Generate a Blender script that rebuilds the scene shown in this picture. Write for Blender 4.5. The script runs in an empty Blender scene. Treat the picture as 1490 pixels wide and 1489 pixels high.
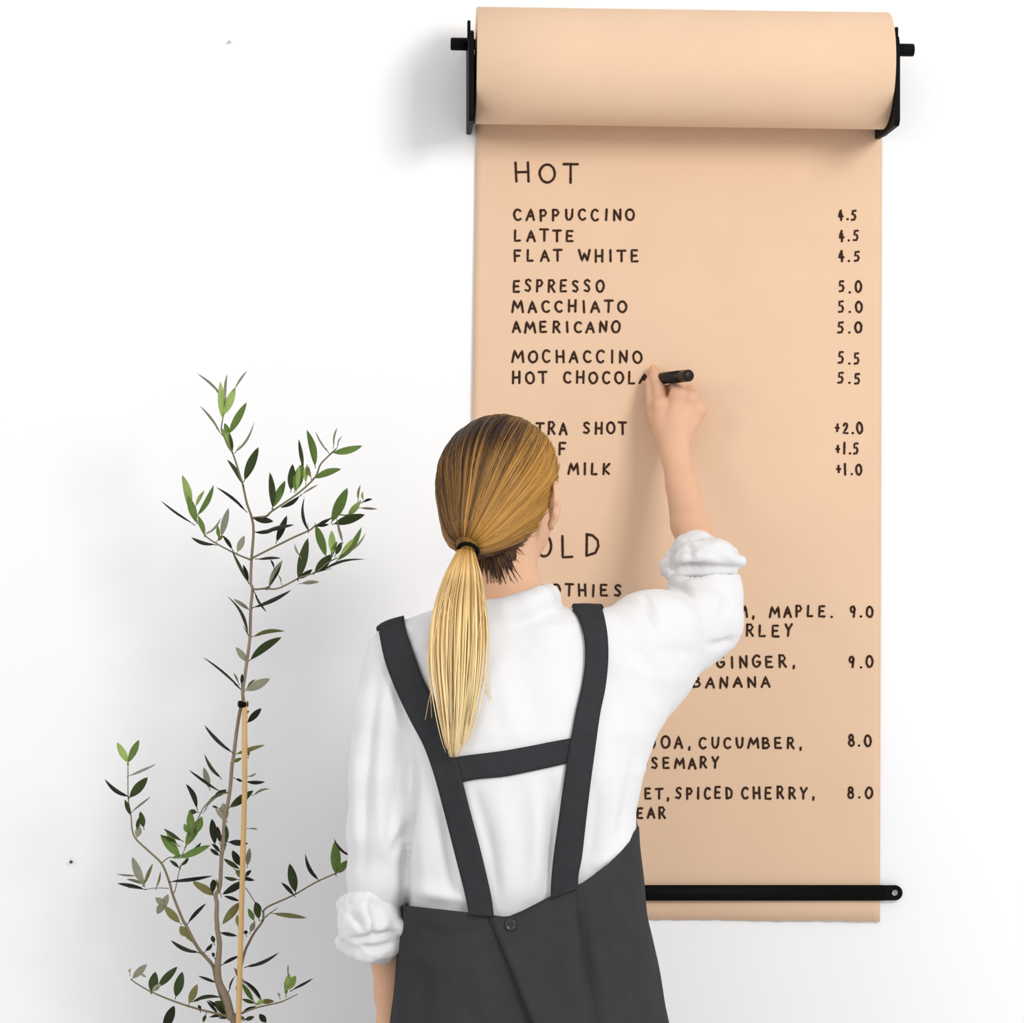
import bpy, bmesh, math, random
import numpy as np
from mathutils import Vector, Matrix, noise
from mathutils.bvhtree import BVHTree
random.seed(7); np.random.seed(7)
SC = bpy.context.scene
COL = SC.collection

# ------------------------------------------------------------------ camera, world, lights
FPX, CX, CY, CAMD, CAMZ = 3932.0, 590.0, 800.0, 4.0, 1.523
def W(px, py, y):
    """point at distance y from the wall plane (y=0) seen at pixel px,py"""
    s = (y + CAMD) / FPX
    return Vector(((px - CX) * s, y, CAMZ - (py - CY) * s))
cam = bpy.data.cameras.new('camera')
cam.sensor_width = 36.0
cam.lens = 36.0 * FPX / 1490.0
cam.shift_x = (745.0 - CX) / 1490.0
cam.shift_y = (CY - 744.5) / 1490.0
cam_o = bpy.data.objects.new('camera', cam)
cam_o.location = (0, -CAMD, CAMZ)
cam_o.rotation_euler = (math.radians(90), 0, 0)
COL.objects.link(cam_o)
SC.camera = cam_o
CAMP = Vector((0, -CAMD, CAMZ))

world = bpy.data.worlds.new('world'); SC.world = world
world.use_nodes = True
bg = world.node_tree.nodes['Background']
bg.inputs[0].default_value = (0.97, 0.98, 1.0, 1); bg.inputs[1].default_value = 0.79

def area(name, loc, target, size, power, color=(1, 1, 1)):
    l = bpy.data.lights.new(name, 'AREA'); l.shape = 'SQUARE'; l.size = size
    l.energy = power; l.color = color
    o = bpy.data.objects.new(name, l); o.location = loc
    d = Vector(target) - Vector(loc)
    o.rotation_euler = d.to_track_quat('-Z', 'Y').to_euler()
    COL.objects.link(o); return o
area('window_light', (2.1, -3.35, 2.9), (0.15, 0, 1.75), 1.1, 72, (1.0, 0.985, 0.96))
area('fill_light', (-2.4, -3.2, 2.5), (0.3, 0, 1.7), 1.0, 20, (1.0, 1.0, 1.0))

SC.view_settings.view_transform = 'Standard'
SC.view_settings.look = 'None'
SC.view_settings.exposure = 0.0
SC.view_settings.gamma = 1.0
SC.view_settings.use_curve_mapping = False

# ------------------------------------------------------------------ helpers
def tag(o, label, cat, group=None):
    o['label'] = label; o['category'] = cat
    if group: o['group'] = group
    return o
def empty(name, loc):
    o = bpy.data.objects.new(name, None); o.location = loc; o.empty_display_size = 0.05
    COL.objects.link(o); return o
def link(name, me, mat, parent=None, smooth=True):
    o = bpy.data.objects.new(name, me); COL.objects.link(o)
    if mat is not None:
        for m in (mat if isinstance(mat, (list, tuple)) else [mat]): me.materials.append(m)
    if smooth and len(me.polygons):
        me.polygons.foreach_set('use_smooth', [True] * len(me.polygons))
    if parent is not None:
        o.parent = parent
        loc = Vector((0, 0, 0)); p = parent
        while p is not None: loc += p.location; p = p.parent
        o.location = -loc            # vertices are in world space
    me.update()
    return o
def pydata(name, v, f):
    me = bpy.data.meshes.new(name)
    me.from_pydata([tuple(map(float, p)) for p in v], [], [tuple(map(int, q)) for q in f])
    me.update(); return me

def node_mat(name, color, rough=0.6, spec=0.3):
    m = bpy.data.materials.new(name); m.use_nodes = True
    b = m.node_tree.nodes['Principled BSDF']
    b.inputs['Base Color'].default_value = (*color, 1)
    b.inputs['Roughness'].default_value = rough
    b.inputs['Specular IOR Level'].default_value = spec
    return m, m.node_tree.nodes, m.node_tree.links, b
def mottle(m, color, amt, scale, detail=3, bump=0.0, bscale=None, stretch=(1, 1, 1)):
    """procedural tone variation and bump in object space"""
    mt, N, L, b = m
    tc = N.new('ShaderNodeTexCoord'); mp = N.new('ShaderNodeMapping')
    mp.inputs['Scale'].default_value = stretch
    L.new(tc.outputs['Object'], mp.inputs['Vector'])
    nz = N.new('ShaderNodeTexNoise'); nz.inputs['Scale'].default_value = scale
    nz.inputs['Detail'].default_value = detail
    L.new(mp.outputs[0], nz.inputs['Vector'])
    mx = N.new('ShaderNodeMix'); mx.data_type = 'RGBA'
    mx.inputs[6].default_value = (*[c * (1 - amt) for c in color], 1)
    mx.inputs[7].default_value = (*[min(1, c * (1 + amt)) for c in color], 1)
    L.new(nz.outputs[0], mx.inputs[0]); L.new(mx.outputs[2], b.inputs['Base Color'])
    if bump:
        n2 = N.new('ShaderNodeTexNoise'); n2.inputs['Scale'].default_value = bscale or scale
        n2.inputs['Detail'].default_value = 4
        L.new(mp.outputs[0], n2.inputs['Vector'])
        bp = N.new('ShaderNodeBump'); bp.inputs['Strength'].default_value = bump
        bp.inputs['Distance'].default_value = 0.002
        L.new(n2.outputs[0], bp.inputs['Height']); L.new(bp.outputs[0], b.inputs['Normal'])
    return mt
def simple(name, color, rough=0.6, spec=0.3, amt=0.05, scale=30, bump=0.0, bscale=200, stretch=(1, 1, 1)):
    return mottle(node_mat(name, color, rough, spec), color, amt, scale, 3, bump, bscale, stretch)

M_WALL = simple('wall_paint', (0.90, 0.90, 0.905), 0.85, 0.1, 0.012, 3, 0.05, 120)
M_FLOOR = simple('floor_concrete', (0.72, 0.71, 0.70), 0.6, 0.3, 0.05, 4)
M_PAPER = simple('kraft_paper', (0.735, 0.515, 0.352), 0.75, 0.15, 0.045, 9, 0.08, 300)
M_INK = simple('marker_ink', (0.042, 0.020, 0.012), 0.7, 0.1)
M_BLACK = simple('black_powder_coat', (0.003, 0.003, 0.003), 0.6, 0.08)
M_SHIRT = simple('white_cotton', (0.75, 0.745, 0.75), 0.9, 0.05, 0.012, 25, 0.15, 700)
M_APRON = simple('charcoal_canvas', (0.040, 0.041, 0.043), 0.9, 0.1, 0.16, 45, 0.25, 600)
M_STRAP = simple('charcoal_strap_canvas', (0.034, 0.035, 0.038), 0.9, 0.1, 0.14, 60, 0.25, 600)
M_BUTTON = simple('dark_button', (0.02, 0.02, 0.022), 0.3, 0.5)
M_PEN = simple('pen_plastic', (0.008, 0.005, 0.004), 0.35, 0.3)
M_BARK = simple('olive_bark', (0.26, 0.20, 0.14), 0.85, 0.1, 0.25, 80)
M_TWIG = simple('olive_twig', (0.20, 0.165, 0.10), 0.85, 0.1, 0.25, 80)
M_CANE = simple('bamboo', (0.66, 0.42, 0.18), 0.5, 0.3, 0.18, 40, 0, 200, (1, 1, 0.2))
M_POT = simple('terracotta', (0.45, 0.20, 0.11), 0.8, 0.1)
M_SOIL = simple('soil', (0.05, 0.035, 0.025), 0.95, 0.05, 0.4, 60, 0.6, 90)
M_SHOE = simple('shoe_canvas', (0.7, 0.69, 0.67), 0.8, 0.1)
M_NAIL = simple('nail_steel', (0.05, 0.05, 0.05), 0.4, 0.5)
M_NAILG = simple('nail_painted', (0.45, 0.45, 0.45), 0.6, 0.3)
def skin_mat():
    m = node_mat('skin', (0.70, 0.415, 0.265), 0.55, 0.25)
    b = m[3]
    b.inputs['Subsurface Weight'].default_value = 0.15
    b.inputs['Subsurface Radius'].default_value = (0.012, 0.005, 0.003)
    b.inputs['Subsurface Scale'].default_value = 0.5
    return mottle(m, (0.70, 0.415, 0.265), 0.07, 28, 3)
M_SKIN = skin_mat()
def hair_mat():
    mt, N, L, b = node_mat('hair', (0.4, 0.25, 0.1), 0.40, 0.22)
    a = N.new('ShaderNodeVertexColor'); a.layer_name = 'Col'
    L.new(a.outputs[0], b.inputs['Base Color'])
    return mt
M_HAIR = hair_mat()
LEAFC = {'k': (0.017, 0.019, 0.010), 'd': (0.034, 0.052, 0.015), 'g': (0.115, 0.19, 0.042),
         'y': (0.30, 0.40, 0.11), 's': (0.24, 0.24, 0.165), 'o': (0.165, 0.155, 0.055)}
LEAFN = {'k': 'dark_leaf', 'd': 'deep_green_leaf', 'g': 'green_leaf', 'y': 'young_leaf', 's': 'silver_leaf', 'o': 'olive_leaf'}
M_LEAF = {k: simple(LEAFN[k], c, 0.55, 0.15, 0.25, 60) for k, c in LEAFC.items()}

# ------------------------------------------------------------------ setting
def box_mesh(name, lo, hi, bevel=0.0, seg=2):
    bm = bmesh.new()
    bmesh.ops.create_cube(bm, size=1)
    for v in bm.verts:
        v.co = Vector([lo[i] + (v.co[i] + 0.5) * (hi[i] - lo[i]) for i in range(3)])
    if bevel: bmesh.ops.bevel(bm, geom=bm.edges[:], offset=bevel, segments=seg, affect='EDGES', profile=0.5)
    me = bpy.data.meshes.new(name); bm.to_mesh(me); bm.free(); return me
o = link('wall_back', box_mesh('wall_back', (-4, 0, 0), (5, 0.12, 3.4)), M_WALL, smooth=False); o['kind'] = 'structure'
o = link('floor', box_mesh('floor', (-4, -5.5, -0.08), (5, 0.12, 0)), M_FLOOR, smooth=False); o['kind'] = 'structure'

# ------------------------------------------------------------------ paper roller on the wall
def tube(name, pts, radii, n=10, caps=True):
    v, f = tube_vf(pts, radii, n, caps); return pydata(name, v, f)
def tube_vf(pts, radii, n=10, caps=True, flat=1.0, flatdir=None):
    pts = [Vector(p) for p in pts]; v = []; f = []
    up = None
    for i, p in enumerate(pts):
        a = pts[max(i - 1, 0)]; b = pts[min(i + 1, len(pts) - 1)]
        t = (b - a).normalized()
        if up is None:
            up = Vector((0, 0, 1)) if abs(t.z) < 0.9 else Vector((0, 1, 0))
        if flatdir is not None: up = Vector(flatdir)
        s = t.cross(up).normalized(); u = s.cross(t).normalized(); up = u
        r = radii[i] if hasattr(radii, '__len__') else radii
        for k in range(n):
            an = 2 * math.pi * k / n
            v.append(p + s * (math.cos(an) * r) + u * (math.sin(an) * r * flat))
    m = len(pts)
    for i in range(m - 1):
        for k in range(n):
            k2 = (k + 1) % n
            f.append((i * n + k, i * n + k2, (i + 1) * n + k2, (i + 1) * n + k))
    if caps:
        f.append(tuple(range(n - 1, -1, -1))); f.append(tuple((m - 1) * n + k for k in range(n)))
    return v, f
def join_vf(parts):
    V = []; F = []
    for v, f in parts:
        o = len(V); V.extend(v); F.extend([tuple(i + o for i in q) for q in f])
    return V, F
def prism(name, poly, x0, x1, bevel=0.0):
    """side profile poly [(y,z)] extruded from x0 to x1"""
    bm = bmesh.new()
    a = [bm.verts.new((x0, y, z)) for y, z in poly]; b = [bm.verts.new((x1, y, z)) for y, z in poly]
    bm.faces.new(a); bm.faces.new(b[::-1])
    for i in range(len(poly)):
        j = (i + 1) % len(poly); bm.faces.new((a[i], b[i], b[j], a[j]))
    bmesh.ops.recalc_face_normals(bm, faces=bm.faces)
    if bevel: bmesh.ops.bevel(bm, geom=bm.edges[:], offset=bevel, segments=2, affect='EDGES')
    me = bpy.data.meshes.new(name); bm.to_mesh(me); bm.free(); return me

RY = -0.095                       # distance of the roll axis from the wall
rl = W(692, 95.5, RY); rr = W(1289, 103.5, RY)
RR = 0.0835
roller = empty('wall_roller', W(990, 70, 0))
tag(roller, 'black metal wall bracket roller carrying the thick kraft paper roll', 'paper holder')
def wz(py, y=-0.09): return W(0, py, y).z
def bracket(xc, dz, thick):
    zz = lambda py, y: W(0, py, y).z + dz
    poly = [(-0.0005, zz(196, 0)), (-0.030, zz(193, -0.03)), (-0.055, zz(191, -0.055)), (-0.160, zz(176, -0.16)), (-0.168, zz(168, -0.168)),
            (-0.168, zz(60, -0.168)), (-0.160, zz(46, -0.16)), (-0.128, zz(44, -0.128)), (-0.118, zz(58, -0.118)), (-0.07, zz(58, -0.07)),
            (-0.05, zz(66, -0.05)), (-0.0005, zz(70, 0))]
    m = prism('bracket', poly, xc - thick / 2, xc + thick / 2, 0.0006)
    return link('bracket', m, M_BLACK, roller, smooth=False), zz
lx = W(685.2, 100, RY).x; rx = W(1305.0, 100, RY).x - 0.001
lx = W(686.0, 100, -0.165).x
rx = W(1305.5, 100, -0.165).x
for xc, dz, s in ((lx, 0.0, -1), (rx, -0.007, 1)):
    b, zz = bracket(xc, dz, 0.0075)
    # thin upright tab on top of the plate and the wall flange with two screws
    link('bracket_tab', box_mesh('bracket_tab', (xc - 0.0055 if s < 0 else xc - 0.001, -0.155, zz(58, -0.15)), (xc - 0.001 if s < 0 else xc + 0.0035, -0.140, zz(30.5 if s < 0 else 33, -0.15)), 0.0006), M_BLACK, b, smooth=False)
    link('wall_flange', box_mesh('wall_flange', (min(xc, xc - s * 0.02), -0.003, zz(180, 0)), (max(xc, xc - s * 0.02), -0.0003, zz(80, 0)), 0.0005), M_BLACK, b, smooth=False)
kl = W(655.5, 64, RY); kr = W(1330, 73, RY)
rodL = Vector((kl.x, RY, kl.z)); rodR = Vector((kr.x, RY, kr.z))
def disc_rod(name, a, b, r, parent, bevel=0.0015):
    d = (b - a).normalized()
    pts = [a, a + d * 0.0002, a + d * bevel, b - d * bevel, b - d * 0.0002, b]
    return link(name, tube(name, pts, [r * 0.6, r - bevel, r, r, r - bevel, r * 0.6], 28), M_BLACK, parent)
dirx = (rodR - rodL).normalized()
disc_rod('rod', rodL + dirx * 0.02, rodR - dirx * 0.012, 0.0075, roller)
disc_rod('knob', rodL, rodL + dirx * (lx - kl.x - 0.002), 0.0092, roller)
disc_rod('knob', rodR - dirx * (kr.x - rx - 0.002), rodR, 0.0092, roller)

# ---- the kraft paper: roll and hanging sheet, with hand lettering
SHEET_Y = -0.0045
def sheet_y(px, py):
    t = min(max((py - 180) / 250.0, 0), 1)
    return SHEET_Y - 0.0012 * math.sin(px * 0.011 + 0.6) * t - 0.0007 * math.sin(py * 0.006 + px * 0.004)
paper = empty('kraft_paper_roll', (rl + rr) / 2)
tag(paper, 'wide brown kraft paper menu roll hanging down the white wall, hand-lettered with drinks', 'paper roll')
def roll_mesh():
    ax = (rr - rl); L = ax.length; ax.normalize()
    u = Vector((0, 0, 1)); u = (u - ax * u.dot(ax)).normalized(); w = ax.cross(u)
    v = []; f = []; n = 96
    prof = [(0.0, 0.036), (0.0, RR - 0.0012), (0.0012, RR), (L * 0.25, RR - 0.0002), (L * 0.5, RR), (L * 0.75, RR - 0.0002), (L - 0.0012, RR), (L, RR - 0.0012), (L, 0.036)]
    for d, r in prof:
        for k in range(n):
            a = 2 * math.pi * k / n
            v.append(rl + ax * d + u * (math.cos(a) * r) + w * (math.sin(a) * r))
    m = len(prof)
    for i in range(m):
        j = (i + 1) % m
        for k in range(n):
            k2 = (k + 1) % n
            f.append((i * n + k, j * n + k, j * n + k2, i * n + k2))
    me = pydata('roll', v, f)
    bm = bmesh.new(); bm.from_mesh(me); bmesh.ops.recalc_face_normals(bm, faces=bm.faces); bm.to_mesh(me); bm.free()
    return me
roll = link('roll', roll_mesh(), M_PAPER, paper)
ax = (rr - rl).normalized()
M_CORE = simple('cardboard_core', (0.42, 0.30, 0.18), 0.85, 0.1)
link('core', tube('core', [rl - ax * 0.001, rl, rr, rr + ax * 0.001], [0.03, 0.0355, 0.0355, 0.03], 40), M_CORE, paper)
def sheet_mesh():
    v = []; f = []; nx = 60; pys = [100, 130, 160, 180, 200, 220] + list(range(240, 1330, 22)) + [1337]
    for side in (0, 1):
        for j, py in enumerate(pys):
            lxp = 693 - 5 * min(max((py - 190) / 400.0, 0), 1)
            rxp = 1283.5 - 3.0 * min(max((py - 190) / 1100.0, 0), 1)
            for i in range(nx + 1):
                px = lxp + (rxp - lxp) * i / nx
                y = sheet_y(px, py)
                q = py
                if j == len(pys) - 1: q = 1336 + 5.0 * (i / nx) + 1.2 * math.sin(i * 1.7) * (i % 3 == 0)
                if py < 180:            # runs up behind the roll
                    y = y - 0.004 * (180 - py) / 80.0
                v.append(W(px, q, y + side * 0.0006))
    n = nx + 1; m = len(pys)
    for s in (0, 1):
        o = s * n * m
        for j in range(m - 1):
            for i in range(nx):
                q = (o + j * n + i, o + (j + 1) * n + i, o + (j + 1) * n + i + 1, o + j * n + i + 1)
                f.append(q if s == 0 else q[::-1])
    o = n * m
    for j in range(m - 1):
        a, b = j * n, (j + 1) * n
        f.append((a, a + o, b + o, b)); a += nx; b += nx; f.append((a, b, b + o, a + o))
    for i in range(nx):
        a = (m - 1) * n + i
        f.append((a, a + o, a + 1 + o, a + 1))
    return pydata('hanging_sheet', v, f)
sheet = link('hanging_sheet', sheet_mesh(), M_PAPER, paper)

def arc(cx, cy, rx, ry, a0, a1, n=12):
    return [(cx + rx * math.cos(math.radians(a0 + (a1 - a0) * i / n)), cy + ry * math.sin(math.radians(a0 + (a1 - a0) * i / n))) for i in range(n + 1)]
GL = {
 'A': [[(0, 0), (.48, 1), (.95, 0)], [(.2, .36), (.78, .36)]],
 'B': [[(.05, 0), (.05, 1)], [(.05, 1), (.5, .98), (.72, .78), (.5, .55), (.05, .52)], [(.3, .53), (.7, .45), (.85, .24), (.6, .02), (.05, 0)]],
 'C': [arc(.52, .5, .48, .5, 50, 310)],
 'D': [[(.05, 0), (.05, 1)], [(.05, 1), (.45, .95), (.8, .72), (.85, .45), (.65, .12), (.05, 0)]],
 'E': [[(.72, 1), (.05, 1), (.05, 0), (.78, 0)], [(.05, .52), (.62, .52)]],
 'F': [[(.75, 1), (.05, 1), (.05, 0)], [(.05, .5), (.6, .5)]],
 'G': [arc(.5, .5, .46, .5, 50, 330), [(.93, .27), (.95, .45), (.55, .45)]],
 'H': [[(.05, 0), (.05, 1)], [(.85, 0), (.85, 1)], [(.05, .48), (.85, .5)]],
 'I': [[(.5, 0), (.5, 1)]],
 'J': [[(.75, 1), (.75, .25), (.55, .02), (.25, .03), (.08, .2)]],
 'K': [[(.05, 0), (.05, 1)], [(.75, 1), (.07, .45), (.8, 0)]],
 'L': [[(.08, 1), (.05, 0), (.7, .02)]],
 'M': [[(0, 0), (.18, 1), (.5, .3), (.85, 1), (1, 0)]],
 'N': [[(.05, 0), (.05, 1), (.82, 0), (.85, 1)]],
 'O': [arc(.5, .5, .5, .5, 90, 450, 20)],
 'P': [[(.08, 0), (.08, 1)], [(.08, 1), (.55, 1), (.8, .75), (.55, .48), (.08, .45)]],
 'R': [[(.08, 0), (.08, 1)], [(.08, 1), (.55, 1), (.78, .77), (.55, .52), (.08, .48)], [(.35, .48), (.85, 0)]],
 'S': [[(.75, .88), (.5, 1), (.2, .92), (.12, .74), (.35, .57), (.65, .42), (.75, .22), (.52, .02), (.1, .1)]],
 'T': [[(0, 1), (.95, 1)], [(.48, 1), (.47, 0)]],
 'U': [[(.05, 1), (.06, .35), (.25, .03), (.55, .02), (.8, .3), (.85, 1)]],
 'W': [[(0, 1), (.25, 0), (.5, .7), (.75, 0), (1, 1)]],
 'X': [[(.05, 0), (.85, 1)], [(.05, 1), (.85, 0)]],
 'Y': [[(.05, 1), (.45, .5)], [(.88, 1), (.45, .5), (.42, 0)]],
 '0': [arc(.5, .5, .46, .5, 90, 450, 20)],
 '1': [[(.5, 0), (.5, 1)]],
 '2': [[(.1, .75), (.25, .97), (.6, .97), (.75, .72), (.5, .38), (.08, .02), (.82, .02)]],
 '4': [[(.5, 1), (.08, .38), (.85, .4)], [(.58, .75), (.58, 0)]],
 '5': [[(.75, 1), (.22, .98), (.18, .58), (.55, .62), (.78, .36), (.6, .06), (.12, .04)]],
 '8': [arc(.46, .76, .28, .24, 90, 450, 14), arc(.46, .27, .36, .27, 90, 450, 14)],
 '9': [arc(.38, .72, .3, .27, 0, 360, 14), [(.68, .78), (.66, .4), (.62, 0)]],
 '+': [[(.15, .5), (.85, .5)], [(.5, .2), (.5, .8)]],
 '.': [[(.42, .02), (.55, .02)]],
 ',': [[(.5, .08), (.38, -.16)]],
 '^': [[(.1, 0), (.6, .9), (.9, .2)], [(.35, .38), (.8, .38)]],
}
def ribbon(pts, w):
    """flat pen stroke with rounded ends through pixel points, lying on the sheet"""
    P = [np.array(p, float) for p in pts]
    out = []
    for a, b in zip(P[:-1], P[1:]):
        n = max(1, int(np.linalg.norm(b - a) / 3))
        for i in range(n): out.append(a + (b - a) * i / n)
    out.append(P[-1])
    v = []; f = []
    def put(p, lift=0.0007): v.append(W(p[0], p[1], sheet_y(p[0], p[1]) - lift)); return len(v) - 1
    prev = None
    for i, p in enumerate(out):
        t = out[min(i + 1, len(out) - 1)] - out[max(i - 1, 0)]
        l = np.linalg.norm(t); t = t / l if l > 1e-6 else np.array((1., 0))
        nn = np.array((-t[1], t[0])) * w / 2 * random.uniform(0.9, 1.1)
        cur = (put(p + nn), put(p - nn))
        if prev: f.append((prev[0], prev[1], cur[1], cur[0]))
        prev = cur
    for p in (out[0], out[-1]):
        c = put(p, 0.00072); ring = [put(p + np.array((math.cos(k * .785), math.sin(k * .785))) * w * 0.52, 0.00072) for k in range(8)]
        for k in range(8): f.append((c, ring[k], ring[(k + 1) % 8]))
    return v, f
NARROW = {'I': .45, '1': .4, '.': .3, ',': .35, ' ': .75, 'M': 1.12, 'W': 1.15, '+': .62}
def write(text, x0, x1, y0, y1, w, gap=0.55):
    """hand lettering filling x0..x1 with cap height y0(top)..y1(bottom)"""
    adv = [NARROW.get(c, 0.85) for c in text]
    tot = sum(adv) + gap * (len(text) - 1)
    u = (x1 - x0) / tot; h = y1 - y0
    parts = []; x = x0
    for c, a in zip(text + ' ', adv + [0]):
        if c == ' ' and parts:          # every word is a piece of its own
            v, f = join_vf(parts); parts = []
            link('lettering', pydata('lettering', v, f), M_INK, sheet, smooth=False)
        if c != ' ':
            dx = random.uniform(-.6, .6); dy = random.uniform(-1.0, 1.0) * h / 20; sc = random.uniform(.94, 1.05); sl = random.uniform(-.05, .05)
            for st in GL[c]:
                pts = []
                for (sx, sy) in st:
                    X = x + dx + (sx if c not in 'I1' else sx) * a * u + sl * (sy - .5) * h
                    Y = y1 + dy - sy * h * sc
                    pts.append((X + random.uniform(-.25, .25), Y + random.uniform(-.25, .25)))
                parts.append(ribbon(pts, w))
        x += (a + gap) * u
LW = 3.3
for t in [('HOT', 750, 842, 238, 265, 3.6, .5),
 ('CAPPUCCINO', 748, 923, 305, 320.5, LW), ('LATTE', 748, 836, 335, 350.5, LW), ('FLAT WHITE', 748, 930, 364, 380, LW),
 ('ESPRESSO', 747, 878, 408, 424.5, LW), ('MACCHIATO', 746, 911, 438, 454, LW), ('AMERICANO', 746, 902, 468, 483.5, LW),
 ('MOCHACCINO', 746, 934, 511, 527.5, LW), ('HOT CHOCOL', 746, 926, 541.5, 557.5, LW), ('^', 930, 944, 543, 557, LW),
 ('EXTRA SHOT', 745, 912, 615, 631.5, LW), ('F', 814, 826, 645, 661, LW), ('MILK', 828, 889, 675, 690.5, LW),
 ('COLD', 745, 874, 778, 810, 3.6, .6), ('SMOOTHIES', 742, 905, 851, 867, LW),
 ('M, MAPLE.', 1074, 1212, 882, 897.5, LW), ('BARLEY', 1048, 1154, 910, 926, LW), ('GINGER,', 1043, 1158, 955, 971, LW),
 ('BANANA', 1008, 1120, 986, 1000.5, LW), ('JOA,', 944, 1006, 1073, 1089, LW), ('CUCUMBER,', 1018, 1168, 1074, 1089, LW),
 ('ROSEMARY', 914, 1046, 1103, 1118, LW), ('ET,', 939, 975, 1147, 1162, LW), ('SPICED', 983, 1066, 1146, 1162, LW), ('CHERRY,', 1080, 1186, 1146, 1162, LW),
 ('EAR', 927, 969, 1176, 1191, LW),
 ('4.5', 1220, 1247, 306, 320, LW), ('4.5', 1221, 1250, 336, 350.5, LW), ('4.5', 1220, 1251, 366, 380.5, LW),
 ('5.0', 1221, 1253, 409.5, 425, LW), ('5.0', 1220, 1254, 439, 454.5, LW), ('5.0', 1219, 1254, 469, 484.5, LW),
 ('5.5', 1220, 1251, 513, 529, LW), ('5.5', 1219, 1252, 543, 558, LW),
 ('+2.0', 1216, 1255, 615, 630.5, LW), ('+1.5', 1216, 1250, 645.5, 660.5, LW), ('+1.0', 1217, 1254, 675, 690.5, LW),
 ('9.0', 1237, 1270, 882, 897.5, LW), ('9.0', 1236, 1270, 955, 971, LW), ('8.0', 1234, 1268, 1070, 1086, LW), ('8.0', 1233, 1269, 1146, 1161, LW)]:
    write(*t)

# ---- tear bar across the bottom of the sheet
bar = empty('tear_bar', W(985, 1300, -0.012))
tag(bar, 'long flat black metal bar screwed across the bottom of the kraft paper', 'bar')
def bar_mesh():
    bm = bmesh.new()
    a = W(664, 1311, -0.012); b = W(1288, 1288.5, -0.012)
    bmesh.ops.create_cube(bm, size=1)
    lo = (a.x, -0.0125, a.z); hi = (b.x, -0.0075, b.z)
    for v in bm.verts: v.co = Vector([lo[i] + (v.co[i] + .5) * (hi[i] - lo[i]) for i in range(3)])
    bmesh.ops.bevel(bm, geom=bm.edges[:], offset=0.0008, segments=2, affect='EDGES')
    me = bpy.data.meshes.new('bar'); bm.to_mesh(me); bm.free(); return me
link('bar', bar_mesh(), M_BLACK, bar)
def tab_mesh(s):
    """end tab with a rounded end and a screw hole, stepping back to the wall"""
    c = W(1302.5 if s > 0 else 650, 1299.7, -0.01); R = 0.0112; r = 0.0044
    bm = bmesh.new(); n = 40; rings = []
    for y in (-0.0090, -0.0065):
        out = []; inn = []
        for k in range(n):
            a = 2 * math.pi * k / n
            dx, dz = math.cos(a) * R, math.sin(a) * R
            if dx * s < 0:
                q = max(abs(dx), abs(dz)) / R
                dx, dz = -s * 0.016 * min(1, abs(math.cos(a)) * 1.6), math.copysign(min(R, abs(math.sin(a)) * R * 1.5), dz)
            out.append(bm.verts.new((c.x + dx, y, c.z + dz)))
            inn.append(bm.verts.new((c.x + math.cos(a) * r, y, c.z + math.sin(a) * r)))
        rings.append((out, inn))
    (o0, i0), (o1, i1) = rings
    for k in range(n):
        j = (k + 1) % n
        bm.faces.new((o0[k], o0[j], i0[j], i0[k])); bm.faces.new((o1[k], i1[k], i1[j], o1[j]))
        bm.faces.new((o0[k], o1[k], o1[j], o0[j])); bm.faces.new((i0[k], i0[j], i1[j], i1[k]))
    bmesh.ops.recalc_face_normals(bm, faces=bm.faces)
    me = bpy.data.meshes.new('end_tab'); bm.to_mesh(me); bm.free(); return me
for s in (1, -1): link('end_tab', tab_mesh(s), M_BLACK, bar, smooth=False)

# ---- two small nails left in the wall
def nail(px, py, r, mat, label):
    c = W(px, py, 0)
    pts = [Vector((c.x, -0.0002, c.z)), Vector((c.x, -0.004, c.z)), Vector((c.x, -0.0041, c.z)), Vector((c.x, -0.0055, c.z)), Vector((c.x, -0.0058, c.z))]
    v, f = tube_vf([p - c for p in pts], [r * .45, r * .45, r, r, r * .7], 16)
    o = link('nail', pydata('nail', v, f), mat); o.location = c
    tag(o, label, 'nail', None)
nail(104, 1254, 0.0024, M_NAIL, 'small black nail in the bare white wall left of the olive tree')
nail(334, 62, 0.0022, M_NAILG, 'tiny pale grey nail high on the white wall above the olive tree')

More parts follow.
